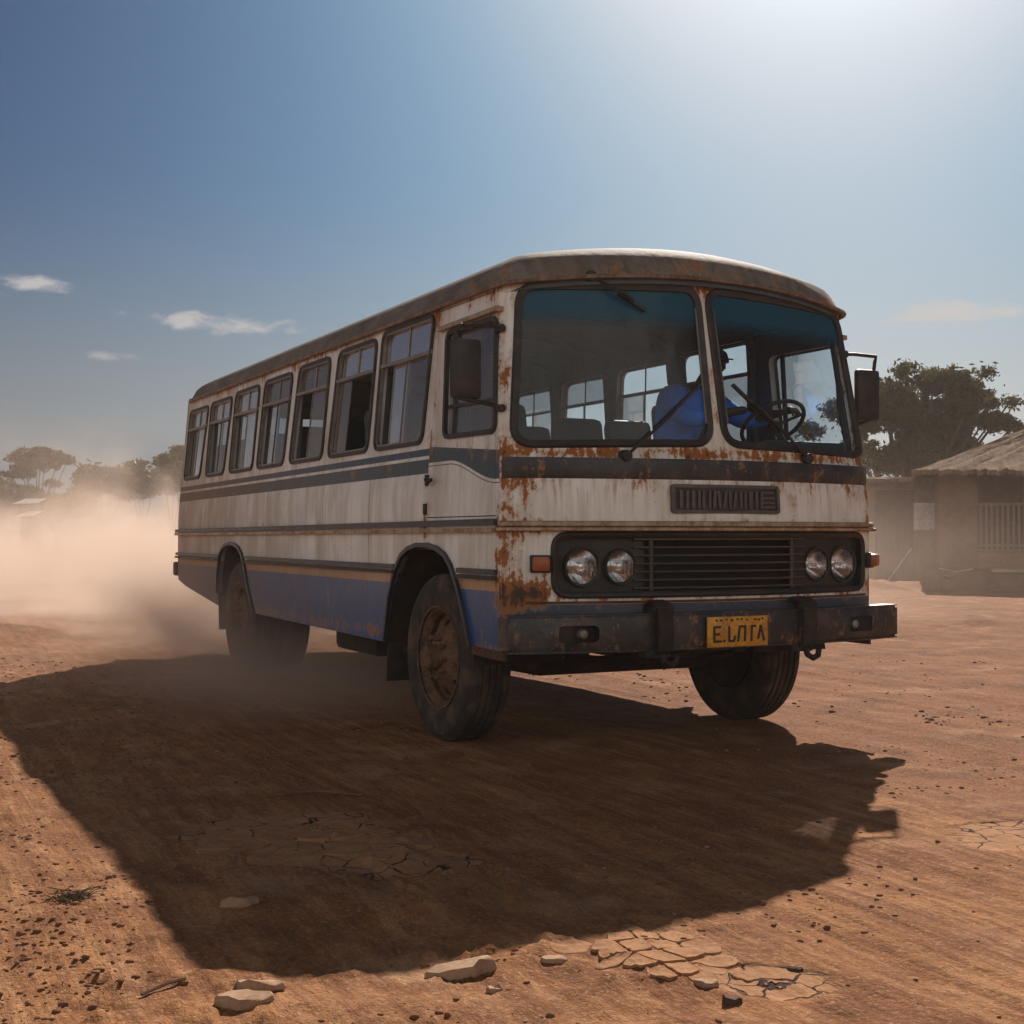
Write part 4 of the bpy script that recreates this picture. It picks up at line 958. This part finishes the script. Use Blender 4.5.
LM = leaf_mat('dark dusty leaves', (.022, .031, .012), (.045, .050, .020)); LM2 = leaf_mat('dry olive leaves', (.060, .056, .026), (.10, .085, .04))
BARK = plain('grey brown bark', (.10, .07, .05), .95, scale=4, world=True)
def tree(name, D, base, clumps, nleaf, lsz, label, group, mat=LM, trunk_r=.16, fork=None, depth=1.0, twigs=True, cat='tree', spray=None):
    """clumps: (px, py, rx, ry) as measured; base: (px) of the trunk foot. Crown is given depth round the trunk."""
    b0 = W(base, 512, D); b0.z = hz(b0.x, b0.y) - .05; k = D / F_PX
    t = thing(name, b0, label, cat, group=group)
    rn = np.random.default_rng(abs(int(base * 7 + D))); C_ = []
    tot = sum(c[2] * c[3] for c in clumps)
    cxm = sum(c[0] for c in clumps) / len(clumps); Wd = max(abs(c[0] - cxm) for c in clumps) * k + .4
    mb = MB(); fk = Vector((0, 0, fork if fork else 1.2)); mb.sweep([Vector((0, 0, 0)), fk * .5 + Vector((.06, .02, 0)), fk], [(trunk_r * math.cos(a), trunk_r * math.sin(a)) for a in [i * math.pi / 4 for i in range(8)]], up=Vector((0, 1, 0)))
    P = []; 
    for (px, py, rx, ry) in clumps:
        c = W(px, py, D) - b0; c.y += rn.uniform(-.7, .7) * Wd * depth; rx_, ry_ = rx * k, ry * k
        md = fk + (c - fk) * .55 + Vector((0, 0, -.12 * (c - fk).length * .5)); r0 = trunk_r * .34
        for a_, b_, ra, rb in ((fk - Vector((0, 0, .1)), md, r0, r0 * .6), (md, c, r0 * .6, r0 * .25)):
            d_ = (b_ - a_).normalized(); s_ = d_.cross(Vector((0, 1, .1))).normalized(); u_ = s_.cross(d_)
            mb.add([a_ + (s_ * math.cos(q * 1.2566) + u_ * math.sin(q * 1.2566)) * ra for q in range(5)] + [b_ + (s_ * math.cos(q * 1.2566) + u_ * math.sin(q * 1.2566)) * rb for q in range(5)], [(q, (q + 1) % 5, 5 + (q + 1) % 5, 5 + q) for q in range(5)])
        nsub = max(6, int(14 * (rx * ry / tot) ** .5 * 4)); per = max(8, int(nleaf * rx * ry / tot / nsub))
        if spray:
            nsub = int(nsub * 2.2); per = max(8, int(nleaf * rx * ry / tot / nsub)); R3 = np.array([rx_, max(rx_ * .8, ry_), ry_])
            for s in range(nsub):
                v = rn.normal(size=3); v /= np.linalg.norm(v); dv_ = v * .8 + np.array([spray[0], 0, spray[1]]) * rn.uniform(.2, 1); dv_ /= np.linalg.norm(dv_)
                cc = np.array(c); q0 = cc + v * R3 * .15; q1 = cc + dv_ * R3 * rn.uniform(.7, 1.35); q1[2] = max(q1[2], cc[2] - ry_ * .8)
                if s % 2 == 0: mb.tube([c, Vector(((q0 + q1) / 2).tolist()) + Vector((0, 0, -.05)), Vector(q1.tolist())], trunk_r * .03 + .003, seg=3)
                tt = rn.random((per, 1)) ** .8; P.append(q0 + (q1 - q0) * tt + rn.normal(size=(per, 3)) * (.05 + .16 * (1 - tt)) * np.array([1, 1, .7]))
            continue
        for s in range(nsub):
            v = rn.normal(size=3); v /= np.linalg.norm(v); rr = rn.random() ** .4
            sc = np.array(c) + v * rr * np.array([rx_, max(rx_ * .8, ry_) , ry_])
            sr = max(ry_ * .30, lsz * 1.5) * rn.uniform(.7, 1.3)
            if twigs and s % 3 == 0:
                q = Vector(sc.tolist()); d_ = (q - c); 
                if d_.length > .05: mb.tube([c, c + d_ * .5 + Vector((0, 0, -.04 * d_.length)), q], trunk_r * .07 + .006, seg=3)
            P.append(sc + rn.normal(size=(per, 3)) * np.array([sr * 1.1, sr * 1.1, sr * .55]) * .75)
    mb.build('trunk', BARK, t)
    P = np.concatenate(P); n = len(P)
    a = rn.normal(size=(n, 3)); a /= np.linalg.norm(a, axis=1)[:, None]; b_ = np.cross(a, rn.normal(size=(n, 3))); b_ /= np.linalg.norm(b_, axis=1)[:, None]
    s1 = lsz * (.5 + rn.random((n, 1))) ; V = np.stack([P - a * s1, P - b_ * s1 * .42, P + a * s1, P + b_ * s1 * .42], 1)
    me = np_mesh('crown', V.reshape(-1, 3), np.arange(n * 4).reshape(n, 4), 4); me.materials.append(mat); o = bpy.data.objects.new('crown', me); COL.objects.link(o); o.parent = t
    return t

tree('tree', 42, 905, [(900, 395, 30, 20), (876, 415, 30, 26), (846, 425, 26, 18), (828, 412, 18, 9), (812, 430, 14, 8), (930, 384, 34, 14), (958, 396, 28, 14), (978, 383, 16, 6), (994, 393, 12, 4), (1000, 417, 13, 4), (985, 425, 22, 10), (950, 428, 30, 18), (912, 432, 34, 22), (966, 446, 24, 12), (890, 455, 36, 14), (940, 460, 30, 10), (943, 370, 12, 4), (908, 368, 10, 4), (968, 372, 8, 3), (888, 376, 8, 4), (1000, 430, 10, 4), (948, 408, 26, 10), (925, 408, 24, 12), (968, 412, 18, 8), (990, 404, 10, 4), (858, 450, 30, 14), (872, 466, 26, 9), (905, 470, 26, 9), (936, 471, 22, 8), (1010, 402, 9, 3), (978, 374, 9, 3)],
     66000, .075, 'dark spreading tree with feathery branch tips behind the houses at the right', None, LM, .28, 1.7, .5, spray=(.8, .45))
G2 = 'trees along the far side of the dusty ground'
tree('acacia_tree', 92, 38, [(38, 452.5, 24, 3.5), (20, 458, 15, 3.2), (57, 458, 14, 3), (30, 464, 18, 3.2), (9, 474, 8, 2.2), (48, 465, 12, 2.5), (66, 461, 6, 1.5), (24, 473, 8, 3), (17, 467, 8, 2), (48, 483, 5, 2)], 7000, .16, 'flat topped acacia tree with open forked limbs on the left horizon', None, LM, .20, 2.4, .7)
tree('round_tree', 96, 102, [(102, 481, 24, 11), (96, 474, 14, 6), (112, 475, 10, 5), (84, 490, 10, 8), (120, 490, 9, 8)], 9000, .22, 'round bushy tree right of the flat topped acacia, half hidden by dust', G2, LM2, .2, 1.2, 1)
tree('bushy_tree', 99, 142, [(142, 484, 18, 12), (140, 468, 7, 4), (131, 476, 7, 6), (152, 478, 10, 8)], 7000, .22, 'bushy tree with a small pointed top right of the round bushy tree', G2, LM2, .2, 1.2, 1)
tree('bushy_tree', 103, 172, [(172, 478, 22, 14), (162, 466, 9, 6), (185, 470, 12, 8), (163, 458.5, 6, 2)], 7000, .22, 'tall bushy tree in the dust directly behind the rear of the bus', G2, LM2, .2, 1.2, 1)
tree('sparse_tree', 118, 180, [(180, 452, 8, 3), (175, 458, 5, 2), (186, 459, 6, 3), (181, 448.5, 4, 1.5)], 900, .22, 'thin sparse tree top showing just beside the rear roof of the bus', G2, LM2, .2, 2.5, .7)
tree('leafy_tree', 86, 8, [(8, 500, 26, 14), (-12, 492, 20, 16), (25, 496, 12, 10)], 9000, .20, 'dark low tree under the flat topped acacia at the left edge', G2, LM, .22, 1.2, 1)
tree('leafy_tree', 88, 58, [(58, 508, 24, 14), (40, 500, 12, 12), (74, 505, 12, 10)], 8000, .20, 'dark low tree right of the pale roofed sheds', G2, LM, .22, 1.2, 1)
for px, D, lb in ((225, 110, None), (290, 120, None), (380, 115, None), (470, 125, None), (560, 118, None), (650, 122, None), (740, 116, None), (-60, 95, None), (-120, 100, None)):
    if 190 < px < 860: continue
    tree('leafy_tree', D, px, [(px, 490, 26, 14), (px - 20, 500, 16, 12), (px + 20, 498, 16, 12)], 5000, .24, 'bushy tree standing beyond the left edge of the picture', G2, LM2, .2, 1.2, 1)

# buildings
MUD = plain('brown mud plaster wall', (.16, .10, .065), .95, scale=1.4, col2=(.11, .065, .042), bstr=.5, bdist=.02, spec=.1)
MUD2 = plain('paler mud plaster wall', (.24, .15, .10), .95, scale=1.4, col2=(.16, .10, .065), bstr=.5, bdist=.02, spec=.1)
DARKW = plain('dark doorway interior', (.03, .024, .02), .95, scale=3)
WOOD = plain('weathered grey wood', (.20, .145, .11), .9, scale=5)
SHEET = plain('white painted board', (.82, .80, .78), .7, scale=3, col2=(.48, .44, .40))
SLAB_ = plain('worn concrete', (.42, .34, .27), .9, scale=4, bstr=.4)
def thatch(name, c1, c2):
    m, nt, out = new_mat(name); p = nt.obj(); n1 = nt.noise(nt.vmul(p, (9, 1.2, 1.2)), 1.2, 6, .6); n2 = nt.noise(p, 2.2, 6, .65)
    bsdf(nt, out, nt.mix(nt.sm(nt.add(nt.mul(n1, .5), nt.mul(n2, .5)), .36, .62), c1, c2), .95, 0, nt.add(n1, n2), .8, .05, .1); return m
THATCH = thatch('weathered roof covering', (.27, .175, .11), (.13, .08, .05))
def hexa(mb, p):  # 8 points: bottom 4, top 4
    return mb.add(p, [(3, 2, 1, 0), (4, 5, 6, 7), (0, 1, 5, 4), (1, 2, 6, 5), (2, 3, 7, 6), (3, 0, 4, 7)])
def quadslab(mb, a, b_, c, d, th, nu=24, nv=8, rag=.0, sag=.0, seed=1):
    """sloping roof sheet from eave edge a-b up to edge d-c, with thickness and a ragged eave"""
    r_ = random.Random(seed); vs = []; 
    for j in range(nv + 1):
        for i in range(nu + 1):
            s, t = i / nu, j / nv; q = (a * (1 - s) + b_ * s) * (1 - t) + (d * (1 - s) + c * s) * t
            off = Vector((0, 0, r_.uniform(-1, 1) * rag * .25 - sag * math.sin(math.pi * t)))
            if j == 0: dn = (a * (1 - s) + b_ * s) - (d * (1 - s) + c * s); off += dn.normalized() * r_.uniform(-.2, 1) * rag * 1.6
            vs.append(q + off)
    k = (nu + 1); n_ = len(vs); vs2 = vs + [v - Vector((0, 0, th)) for v in vs]; fs = []
    for j in range(nv):
        for i in range(nu): q = j * k + i; fs.append((q, q + 1, q + k + 1, q + k)); fs.append((n_ + q, n_ + q + k, n_ + q + k + 1, n_ + q + 1))
    bd = [i for i in range(nu)] ; 
    for i in range(nu): fs.append((i, n_ + i, n_ + i + 1, i + 1)); q = nv * k + i; fs.append((q, q + 1, n_ + q + 1, n_ + q))
    for j in range(nv): q = j * k; fs.append((q, q + k, n_ + q + k, n_ + q)); q = j * k + nu; fs.append((q, n_ + q, n_ + q + k, q + k))
    return mb.add(vs2, fs)
HA = rad(-16)
hut = thing('house', W(939, 512, 31.0) * 1.0, 'brown mud house with ragged low roof and a railed porch at the right edge', 'house', HA)
hut.location.z = 0
V = Vector
mb = MB(); mb.box((.42, .12, 1.45), (.84, .24, 2.95)); mb.box((4.2, 2.02, 1.5), (8.4, .24, 3.0)); mb.box((.12, 1.07, 1.5), (.24, 1.66, 3.0)); mb.box((8.3, 3.5, 1.4), (.24, 6.5, 2.7)); mb.box((.12, 4.1, 1.4), (.24, 3.9, 2.8)); mb.box((4.2, 6.2, 1.4), (8.4, .24, 2.8))
mb.build('wall', MUD, hut)
mb = MB(); mb.box((4.7, .5, .20), (7.6, 1.9, .42), bev=.03); mb.box((.4, .1, .12), (1.4, .9, .26), bev=.05); mb.build('plinth', MUD, hut)
mb = MB(); mb.box((4.7, -.25, .44), (7.2, .75, .07), bev=.02); mb.build('porch_step', SLAB_, hut)
mb = MB(); mb.box((4.6, .12, .66), (7.6, .20, .42), bev=.02); mb.box((4.6, .10, .885), (7.66, .28, .05), bev=.01); mb.build('porch_parapet', MUD2, hut)
mb = MB()
for i in range(56): mb.box((.92 + i * .118, .12, 1.42), (.045, .03, 1.06))
mb.box((4.2, .12, 1.95), (6.8, .06, .06)); mb.box((4.2, .12, 1.0), (6.8, .05, .05)); mb.build('railing', WOOD, hut)
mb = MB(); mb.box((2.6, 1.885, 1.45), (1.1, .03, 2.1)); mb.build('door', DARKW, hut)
mb = MB()
for xx in (2.02, 3.18): mb.box((xx, 1.88, 1.47), (.06, .06, 2.16))
mb.box((2.6, 1.88, 2.56), (1.22, .06, .06)); mb.build('door_frame', WOOD, hut)
mb = MB()
for xx in (2.9, 5.2, 7.6): mb.box((xx, .12, 1.8), (.11, .11, 1.95))
mb.build('porch_post', WOOD, hut)
rf = MB(); e0, e1 = V((-.50, -.55, 2.74)), V((9.2, -.55, 2.70)); r0, r1 = V((3.0, 3.2, 4.28)), V((6.0, 3.2, 4.28)); b0_, b1_ = V((-.5, 6.9, 2.7)), V((9.2, 6.9, 2.7))
quadslab(rf, e0, e1, r1, r0, .11, 110, 14, .12, .05, 2); quadslab(rf, b0_, e0, r0, r0 + V((0, .02, 0)), .11, 30, 10, .06, .04, 4); quadslab(rf, e1, b1_, r1, r1 + V((0, .02, 0)), .11, 30, 8, .06, .02, 5); quadslab(rf, b1_, b0_, r0, r1, .11, 30, 8, .06, .02, 6)
rf.build('roof', THATCH, hut)
# second house further back
hut2 = thing('house', (9.25, 35.2, 0), 'low flat roofed mud house with a wide dark doorway just right of the bus', 'house', rad(-4))
mb = MB(); mb.box((-1.6, .1, 1.35), (3.7, .2, 2.7)); mb.box((.78, .1, 2.56), (1.06, .2, .28)); mb.box((1.76, .1, 1.35), (.9, .2, 2.7)); mb.box((-3.3, 2.2, 1.35), (.2, 4.2, 2.7)); mb.box((2.1, 2.2, 1.35), (.2, 4.2, 2.7)); mb.box((-.6, 4.2, 1.35), (5.6, .2, 2.7)); mb.build('wall', MUD2, hut2)
mb = MB(); mb.box((.78, .26, 1.21), (1.06, .05, 2.42)); 
for k in range(6): mb.box((.36 + k * .17, .225, 1.21), (.012, .03, 2.38))
mb.build('door', plain('dark plank door', (.06, .042, .032), .9, scale=4), hut2)
mb = MB(); quadslab(mb, V((-3.6, -.35, 2.68)), V((2.5, -.35, 2.72)), V((2.5, 4.6, 2.95)), V((-3.6, 4.6, 2.95)), .10, 30, 6, .04, 0, 9); mb.build('roof', THATCH, hut2)
mb = MB(); mb.box((.53, -.02, 1.72), (.61, .03, .70), bev=.004); o = mb.build('white_board', SHEET, None); o.parent = None
o.matrix_world = Matrix.Translation((10.28 - .12, 34.75, 0)) @ Matrix.Rotation(rad(-4), 4, 'Z') @ Matrix.Translation((0, 0, 0)); tag(o, 'white blank board fixed on the mud wall beside the wide doorway', 'board')
# sheds far left
TIN = plain('bright tin roofing', (.70, .68, .66), .35, .7, var=.1, scale=3)
for px, py, D, wd, lb in ((26, 501.5, 82, .75, 'small shed with a bright tin roof among the far left trees, the upper one'), (26, 514, 80, .5, 'smaller shed with a bright tin roof below the other shed at the far left')):
    c = W(px, py, D); s_ = thing('shed', (c.x, D, 0), lb, 'shed', group='sheds with bright tin roofs'); mb = MB(); mb.box((0, .8, c.z / 2 - .1), (wd * .9, 1.4, c.z - .1)); mb.build('wall', MUD, s_)
    mb = MB(); quadslab(mb, V((-wd, -.2, c.z - .12)), V((wd, -.2, c.z - .08)), V((wd * .8, 1.8, c.z + .22)), V((-wd * .9, 1.8, c.z + .22)), .03, 8, 2, .02, 0, 3); mb.build('roof', TIN, s_)
# pot and sticks in the yard
POT = plain('brown clay pot', (.17, .085, .05), .7, scale=5)
mb = MB(); mb.lathe([(0, 0), (.13, .0), (.21, .08), (.245, .19), (.22, .30), (.15, .37), (.12, .39), (.14, .42), (.125, .42), (.10, .385), (.0, .36)], (0, 0, 0), 'z', 28)
pot = mb.build('clay_pot', POT); c = W(944, 560, 29.2); pot.location = (c.x, c.y, hz(c.x, c.y) - .05); pot.rotation_euler = (.35, .2, 0); tag(pot, 'round brown clay pot lying on the dirt before the corner of the porch house', 'pot')
M['bamboo'] = plain('pale bare stick', (.50, .40, .30), .6, scale=9)
def stick(a, b_, r, label, sag=0.0):
    mb = MB(); mb.tube([a, (a + b_) / 2 + V((0, 0, -sag)), b_], r, seg=6); return tag(mb.build('stick', M['bamboo']), label, 'stick', 'pale sticks in the yard')
a = W(897, 555, 33); b_ = W(911, 548.5, 33); mb = MB()
gz = hz(a.x, a.y); a2 = a + (a - b_) * .9; a2.z = gz
stick(a2, b_, .022, 'pale stick leaning up in the yard before the wide doorway')
a = W(939, 563, 29.9); b_ = W(973, 564, 29.3)
stick(V((a.x, a.y, .50)), V((b_.x, b_.y + .05, .50)), .018, 'pale bent pole lying along the foot of the porch house', .07)
mb = MB(); mb.box((0, 0, .24), (1.25, .4, .48), bev=.05); o = mb.build('mud_ledge', MUD); c = W(956, 560, 29.7); o.location = (c.x, c.y + .12, -.02); o.rotation_euler = (0, 0, HA); tag(o, 'low mud ledge at the foot of the porch house carrying the bent pole', 'ledge')

# ------------------------------------------------------------------ air
haze_m, nt, out = new_mat('haze'); pv = nt.n('ShaderNodeVolumePrincipled', {'Color': (.80, .70, .62), 'Density': .0011, 'Anisotropy': .35}); nt.L.new(pv.outputs[0], out.inputs['Volume'])
mb = MB(); mb.box((0, 62, 5.6), (300, 150, 13.6)); o = mb.build('haze', haze_m, None, smooth=False); tag(o, 'thin warm haze in the air over the whole place', kind='stuff')
dust_m, nt, out = new_mat('dust'); p = nt.obj(); x, y, z = nt.sep(p)     # object space: bus frame
warp = nt.vadd(nt.vmul(p, (.34, .26, .50)), nt.vmul(nt.noise(p, .45, 2, out='Color'), (1.4, 1.4, 1.4)))
n1 = nt.noise(warp, 1.0, 5, .60)
top = nt.add(.70, nt.add(nt.mul(nt.sm(y, 6, 22), .75), nt.mul(nt.sub(n1, .5), 2.4)))
fall = nt.m('EXPONENT', nt.mul(nt.m('MAXIMUM', nt.m('DIVIDE', z, top), 0.0), -1.25))
start = nt.sm(nt.sub(y, nt.mul(nt.sub(n1, .5), 3.0)), 6.2, 10.5)
side_l = nt.sm(x, -17.5, -9); side_r = nt.sm(x, 11.5, 4, 0, 1); end = nt.sm(y, 40, 27)
edge = nt.mul(nt.mul(side_l, side_r), nt.mul(end, nt.sm(nt.sub(z, nt.mul(nt.sub(n1, .5), 9.0)), 2.0, .3)))
body_d = nt.mul(nt.mul(nt.sm(n1, .45, .61, .03, 2.3), fall), nt.mul(start, edge))
def g3(cx, cy, cz, rx, ry, rz, k):
    f = lambda v, c, r_: nt.m('POWER', nt.m('DIVIDE', nt.sub(v, c), r_), 2.0)
    return nt.mul(nt.m('EXPONENT', nt.mul(nt.add(nt.add(f(x, cx, rx), f(y, cy, ry)), f(z, cz, rz)), -1.0)), k)
puff = nt.mul(nt.add(g3(-1.5, 6.6, .15, 1.0, 2.0, .50, 1.0), g3(-1.5, 3.9, .0, .9, 2.0, .30, .45)), nt.sm(n1, .42, .60, .15, 1.8))
inner = nt.sub(1.0, 0.0)
dens_ = nt.add(nt.mul(body_d, .40), nt.add(nt.mul(puff, 1.1), nt.mul(g3(11.0, 13.0, .6, 3.8, 6.0, 1.3, .022), nt.sm(n1, .35, .62, .2, 1.6))))
pv = nt.n('ShaderNodeVolumePrincipled', {'Color': (.87, .70, .58), 'Density': dens_, 'Anisotropy': .30}); nt.L.new(pv.outputs[0], out.inputs['Volume'])
mb = MB(); mb.box((-.5, 21, 2.3), (34.5, 38.5, 5.0)); o = mb.build('dust', dust_m, None, smooth=False); o.location = BUS_AT; o.rotation_euler = (0, 0, YAW); tag(o, 'orange dust cloud thrown up behind the bus', kind='stuff')

# ------------------------------------------------------------------ light and sky
AZ, EL = rad(13.8), rad(36.5)
sd = bpy.data.lights.new('sun', 'SUN'); sd.energy = 4.7; sd.angle = rad(.55); sd.color = (1.0, .90, .80)
so = bpy.data.objects.new('sun', sd); COL.objects.link(so); dv = Vector((math.sin(AZ) * math.cos(EL), math.cos(AZ) * math.cos(EL), math.sin(EL)))
so.rotation_euler = dv.to_track_quat('Z', 'Y').to_euler(); so.location = (10, 40, 40)
wd = bpy.data.worlds.new('World'); scene.world = wd; wd.use_nodes = True; nt = NT(wd.node_tree)
for nd in list(nt.N): nt.N.remove(nd)
out = nt.n('ShaderNodeOutputWorld')
sky = nt.n('ShaderNodeTexSky', sky_type='NISHITA', sun_disc=False, sun_elevation=EL, sun_rotation=AZ, altitude=0, air_density=.9, dust_density=2.3, ozone_density=3.6)
gam = nt.n('ShaderNodeGamma', {0: sky.outputs[0], 1: 1.8}).outputs[0]
skt = nt.mix(1.0, gam, (.036, .060, .070), 'MULTIPLY')
lum = nt.n('ShaderNodeRGBToBW', {0: skt}).outputs[0]
grey = nt.n('ShaderNodeCombineXYZ', {0: nt.mul(lum, 1.0), 1: nt.mul(lum, 1.0), 2: nt.mul(lum, 1.06)}).outputs[0]
skt = nt.mix(nt.sm(lum, 2.6, 9.0, 0, .80), skt, grey)
dz = nt.sep(nt.n('ShaderNodeTexCoord').outputs['Generated'])[2]
skt = nt.mix(nt.sm(dz, .27, .02, 0, .80), skt, nt.n('ShaderNodeCombineXYZ', {0: nt.add(nt.mul(lum, .9), 1.1), 1: nt.add(nt.mul(lum, .9), 1.35), 2: nt.add(nt.mul(lum, .9), 1.75)}).outputs[0])
d = nt.n('ShaderNodeTexCoord').outputs['Generated']; x, y, z = nt.sep(d)
az = nt.m('ARCTAN2', x, y); el = nt.m('ARCSINE', z)
nz = nt.noise(nt.vmul(d, (14, 14, 40)), 1.6, 7, .62, .4); nz2 = nt.noise(nt.vmul(d, (40, 40, 90)), 1.5, 5, .6)
cl = None
for px, py, wx, wy, k in ((30, 285, 60, 9, 1.0), (205, 323, 85, 13, .85), (107, 357, 30, 6, .95), (962, 313, 62, 13, 1.25)):
    a0 = math.atan2(px - 512, F_PX); e0 = math.atan((512 - py) / F_PX / math.hypot(1, (px - 512) / F_PX)) + PITCH
    a = nt.m('DIVIDE', nt.sub(az, a0), wx / F_PX); b_ = nt.m('DIVIDE', nt.sub(el, e0), wy / F_PX)
    g_ = nt.mul(nt.m('EXPONENT', nt.mul(nt.add(nt.mul(a, a), nt.mul(b_, b_)), -1.0)), k); cl = g_ if cl is None else nt.add(cl, g_)
cm = nt.sm(nt.add(cl, nt.add(nt.mul(nt.sub(nz, .5), 2.4), nt.mul(nt.sub(nz2, .5), 1.0))), .35, 1.25)
cm = nt.mul(cm, nt.sm(cl, .05, .3))
skyc = nt.mix(nt.mul(cm, .8), skt, (6.8, 6.5, 6.3))
# added bright cloud bank, unseen behind the viewer, to fill the shaded bus front
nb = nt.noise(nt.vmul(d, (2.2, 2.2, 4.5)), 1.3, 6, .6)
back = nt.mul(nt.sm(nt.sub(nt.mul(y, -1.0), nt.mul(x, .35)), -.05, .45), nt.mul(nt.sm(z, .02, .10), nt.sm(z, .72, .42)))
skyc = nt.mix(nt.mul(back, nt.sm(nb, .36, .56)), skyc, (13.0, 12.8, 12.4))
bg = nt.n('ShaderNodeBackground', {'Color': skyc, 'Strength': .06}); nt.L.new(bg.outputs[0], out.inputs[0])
vs = scene.view_settings; vs.view_transform = 'Standard'; vs.look = 'None'; vs.gamma = 1; vs.exposure = 0.48
scene.render.film_transparent = False
cy = scene.cycles; cy.max_bounces = 8; cy.diffuse_bounces = 3; cy.glossy_bounces = 3; cy.transmission_bounces = 4; cy.transparent_max_bounces = 16; cy.volume_bounces = 1
cy.use_denoising = True; cy.volume_step_rate = 1.0; cy.volume_max_steps = 96; cy.sample_clamp_indirect = 6
